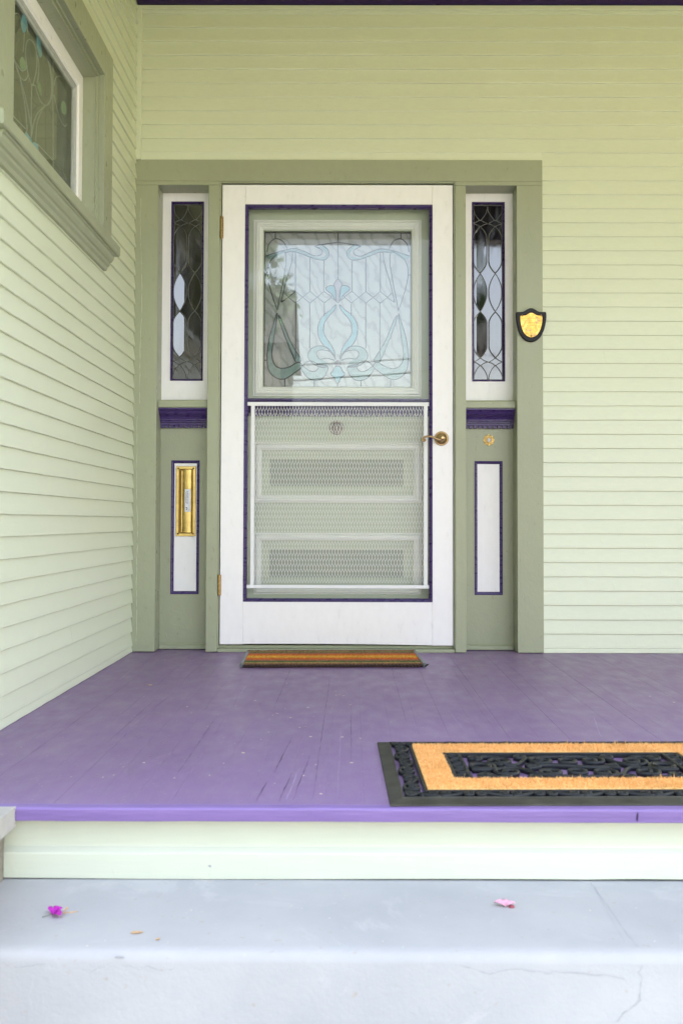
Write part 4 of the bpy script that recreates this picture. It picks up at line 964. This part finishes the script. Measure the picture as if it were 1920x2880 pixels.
while cnt < 36000:
    u, v = rf.uniform(CO[0], CO[1]), rf.uniform(CO[2], CO[3])
    if CI[0] < u < CI[1] and CI[2] < v < CI[3]:
        continue
    fibre(u, v, rf.uniform(.004, .0075) if rf.random() < .985 else rf.uniform(.009, .016), .7); cnt += 1
local(m, 'coir_border', 'coir', big_mat, fix=False)

# ================================================================== petals, leaves, debris
def petal(name, label, cat, mat, c, size, parts, seed, stem=None, rot=0):
    rp = random.Random(seed); m = MB()
    for k3 in range(parts):
        a0 = rot+k3*6.283/parts*(.6 if parts > 2 else 1)+rp.uniform(-.3, .3); n1_, n2_ = 7, 5; base = len(m.v)
        for i in range(n1_):
            for j in range(n2_):
                t_ = i/(n1_-1); s_ = (j/(n2_-1)-.5)*2; wd_ = math.sin(math.pi*min(.97, t_*.88+.06))*.55
                l = t_*size; wv = s_*wd_*size*.75; lift = .30*size*math.sin(t_*2.4)+.14*size*s_*s_+rp.uniform(-.02, .02)*size
                m.v.append((c[0]+l*math.cos(a0)-wv*math.sin(a0), c[1]+(l*math.sin(a0)+wv*math.cos(a0)), c[2]+.0008+lift+k3*.0006))
        for i in range(n1_-1):
            for j in range(n2_-1): b0 = base+i*n2_+j; m.f.append((b0, b0+1, b0+n2_+1, b0+n2_))
    o_ = m.build(name, mat, None, smooth=True, fix=False); sd_ = o_.modifiers.new('solid', 'SOLIDIFY'); sd_.thickness = .0003
    tag(o_, label, cat); o_.name = name; WM[o_.name] = Matrix.Identity(4)
    return o_
TZ = -.1585
p1 = petal('bougainvillea_bract', 'crumpled magenta flower bract lying on the left of the step', 'petal', 'magenta_bract', (-.575, -2.664, TZ), .024, 3, 4, rot=-.5)
m = MB(); m.tube([(-.592, -2.674, TZ+.002), (-.583, -2.668, TZ+.003), (-.570, -2.662, TZ+.005)], .0008, 6); m.build('stem', 'stem_green', p1)
m = MB(); m.tube([(-.556, -2.655, TZ+.006), (-.549, -2.652, TZ+.012)], [.0012, .0022], 6); m.tube([(-.556, -2.66, TZ+.004), (-.548, -2.662, TZ+.007)], [.0012, .0018], 6); m.build('stamen', 'dry_leaf', p1)
p2 = petal('pink_petal', 'pale pink fallen petal on the right part of the step', 'petal', 'pink_petal', (.305, -2.612, TZ), .021, 3, 9, rot=.2)
m = MB(); m.lathe((.318, -2.6135, TZ+.001), [(.006, 0), (.005, .003), (.001, .005)], 'Z', 9); m.build('petal_heart', 'petal_red', p2)
def flake(name, label, c, L, wd_, ang_, mat='dry_leaf', z_=TZ):
    m = MB(); pts = [(-1, 0), (-.6, .6), (0, .9), (.5, .5), (1, .1), (.6, -.5), (.1, -.8), (-.5, -.7)]
    v_ = [(c[0]+(a*math.cos(ang_)*L-b_*wd_*math.sin(ang_)), c[1]+(a*math.sin(ang_)*L+b_*wd_*math.cos(ang_)), z_+.0015+.0018*abs(a)*abs(b_)+random.uniform(0, .0015)) for a, b_ in pts]
    m.v = v_+[(a, b_, q_-.001) for a, b_, q_ in v_]; m.f = [tuple(range(8)), tuple(reversed(range(8, 16)))]+[(i, (i+1) % 8, 8+(i+1) % 8, 8+i) for i in range(8)]
    o_ = m.build(name, mat, None); return tag(o_, label, 'leaf')
flake('dry_leaf', 'small curled tan leaf fragment on the step below the porch edge', (-.395, -2.743), .012, .006, .2)
flake('dry_leaf', 'tiny orange leaf crumb beside the curled tan leaf near the step edge', (-.351, -2.772), .006, .004, 1.0)
flake('dry_straw', 'short pale straw next to the magenta bract on the step', (-.540, -2.648), .010, .0014, .45)
flake('dry_leaf', 'brown leaf scrap on the purple porch floor near the left wall', (-.740, -.93), .009, .005, .1, z_=.0005)
m = MB()
rd_ = random.Random(21)
for i in range(190):
    x, y = rd_.uniform(-.93, 1.6), -rd_.random()**.8*2.3-.08
    if rd_.random() < .5: x = rd_.uniform(-.95, .2); y = rd_.uniform(-2.4, -.9)
    if .05 < x < 1.05 and y < -1.8: continue
    if -.5 < x < .32 and y > -.52: continue
    L = rd_.uniform(.0012, .0042); a = rd_.uniform(0, 3.14); w2 = L*rd_.uniform(.2, .6); z_ = .0012
    c_, s_ = math.cos(a), math.sin(a)
    m.add([(x-c_*L-s_*w2, y-s_*L+c_*w2, z_), (x+c_*L-s_*w2, y+s_*L+c_*w2, z_), (x+c_*L+s_*w2, y+s_*L-c_*w2, z_+.001), (x-c_*L+s_*w2, y-s_*L-c_*w2, z_+.0007)], [(0,1,2,3)])
for i in range(45):
    x, y = rd_.uniform(-.68, .9), rd_.uniform(-2.81, -2.49); L = rd_.uniform(.0006, .0016); z_ = -.1574
    m.add([(x-L, y-L*.4, z_), (x+L, y-L*.3, z_), (x+L*.8, y+L*.5, z_+.0008), (x-L*.7, y+L*.4, z_+.0005)], [(0,1,2,3)])
o = m.build('floor_debris', 'debris_bits', None, fix=False); o['kind'] = 'stuff'; o['label'] = 'fine plant debris scattered over porch and step'; o['category'] = 'debris'

# ================================================================== yard seen only mirrored in the glass
tree = thing('garden_tree', 'broad dark tree in the front yard, mirrored in the door glass', 'tree', (-8.2, -14.5, -.95))
m = MB(); m.tube([(-8.2,-14.5,-1), (-8.1,-14.4,1), (-8.3,-14.5,3), (-8.0,-14.6,5)], [.35, .28, .22, .1], 10)
for a in range(6): m.tube([(-8.2,-14.5,2.2+a*.3), (-8.2+1.5*math.cos(a*1.1), -14.5+1.5*math.sin(a*1.1), 4+a*.2), (-8.2+3.4*math.cos(a*1.1), -14.5+3.4*math.sin(a*1.1), 5.6)], [.14, .09, .03], 7)
m.build('trunk', 'bark', tree, smooth=True)
m = MB(); rt_ = random.Random(5)
for k4 in range(430):
    while True:
        p_ = Vector([rt_.uniform(-1, 1) for _ in range(3)])
        if p_.length < 1: break
    c = Vector((-7.25+p_.x*6.2, -14.5+p_.y*3.6, 6.4+p_.z*5.4)); rad = rt_.uniform(.35, .7)
    core_ = p_.length < .86; LS = (.16, .34) if core_ else (.05, .11)
    for i in range(150 if core_ else 380):
        d = Vector([rt_.gauss(0, .36) for _ in range(3)])*rad; n_ = Vector([rt_.gauss(0, 1) for _ in range(3)]).normalized(); t_ = n_.orthogonal().normalized()*rt_.uniform(*LS); b_ = n_.cross(t_)*.6; q_ = c+d
        m.add([q_-t_, q_-b_, q_+t_, q_+b_], [(0,1,2,3)])
m.build('crown', 'leaf_green', tree, fix=False)
for z0_, z1_, r_, lab in ((4.48, 4.69, .016, 'upper black utility cable over the street, mirrored in the glass'), (4.10, 4.34, .022, 'lower thicker utility cable over the street, mirrored in the glass')):
    m = MB(); sl = (z1_-z0_)/(1.55+1.90)
    m.tube([(x, -20, z0_+(x+1.9)*sl+.0006*(x*x-4)) for x in range(-30, 31, 3)], r_, 6)
    tag(m.build('power_line', 'cable_black'), lab, 'cable', 'power lines')

# neighbour's house across the street, mirrored as the dark straight-edged shape at the left of the door glass
flat('dark_siding', (.055,.05,.047), .8); flat('far_roof', (.04,.04,.042), .9); flat('far_window', (.02,.025,.03), .2)
nh = thing('neighbour_house', 'dark brown gabled house across the street, mirrored at the left of the door glass', 'house', (-8, -27, -.95))
m = MB(); m.box(-14, -2.25, -33, -26.5, -.95, 6.2); m.build('wall', 'dark_siding', nh)
m = MB(); m.add([(-14.5,-26.2,6.21),(-1.95,-26.2,6.21),(-1.95,-33.3,6.21),(-14.5,-33.3,6.21),(-14.5,-29.7,8.6),(-1.95,-29.7,8.6)], [(0,1,2,3),(0,4,5,1),(3,2,5,4),(0,3,4),(1,5,2)]); m.build('roof', 'far_roof', nh)
for x_ in (-12.2, -8.6, -5.0):
    for z_ in (.4, 3.6):
        m = MB(); m.box(x_, x_+1.3, -26.55, -26.44, z_, z_+1.6); m.build('window', 'far_window', nh)

concrete('haze_wall_stucco', (.34,.33,.29), (.42,.40,.36), .9, .4, False)
m = MB(); m.box(-40, 40, -25.6, -25.3, -.96, 3.55); m.box(-40, 40, -25.68, -25.22, 3.5505, 3.68)  # unseen wall, added so the lower storm glass mirrors an even pale haze
tag(m.build('added_haze_wall', 'haze_wall_stucco', None, bevel=.01), 'tall pale wall added across the street to mirror as haze in the lower door glass', 'wall')
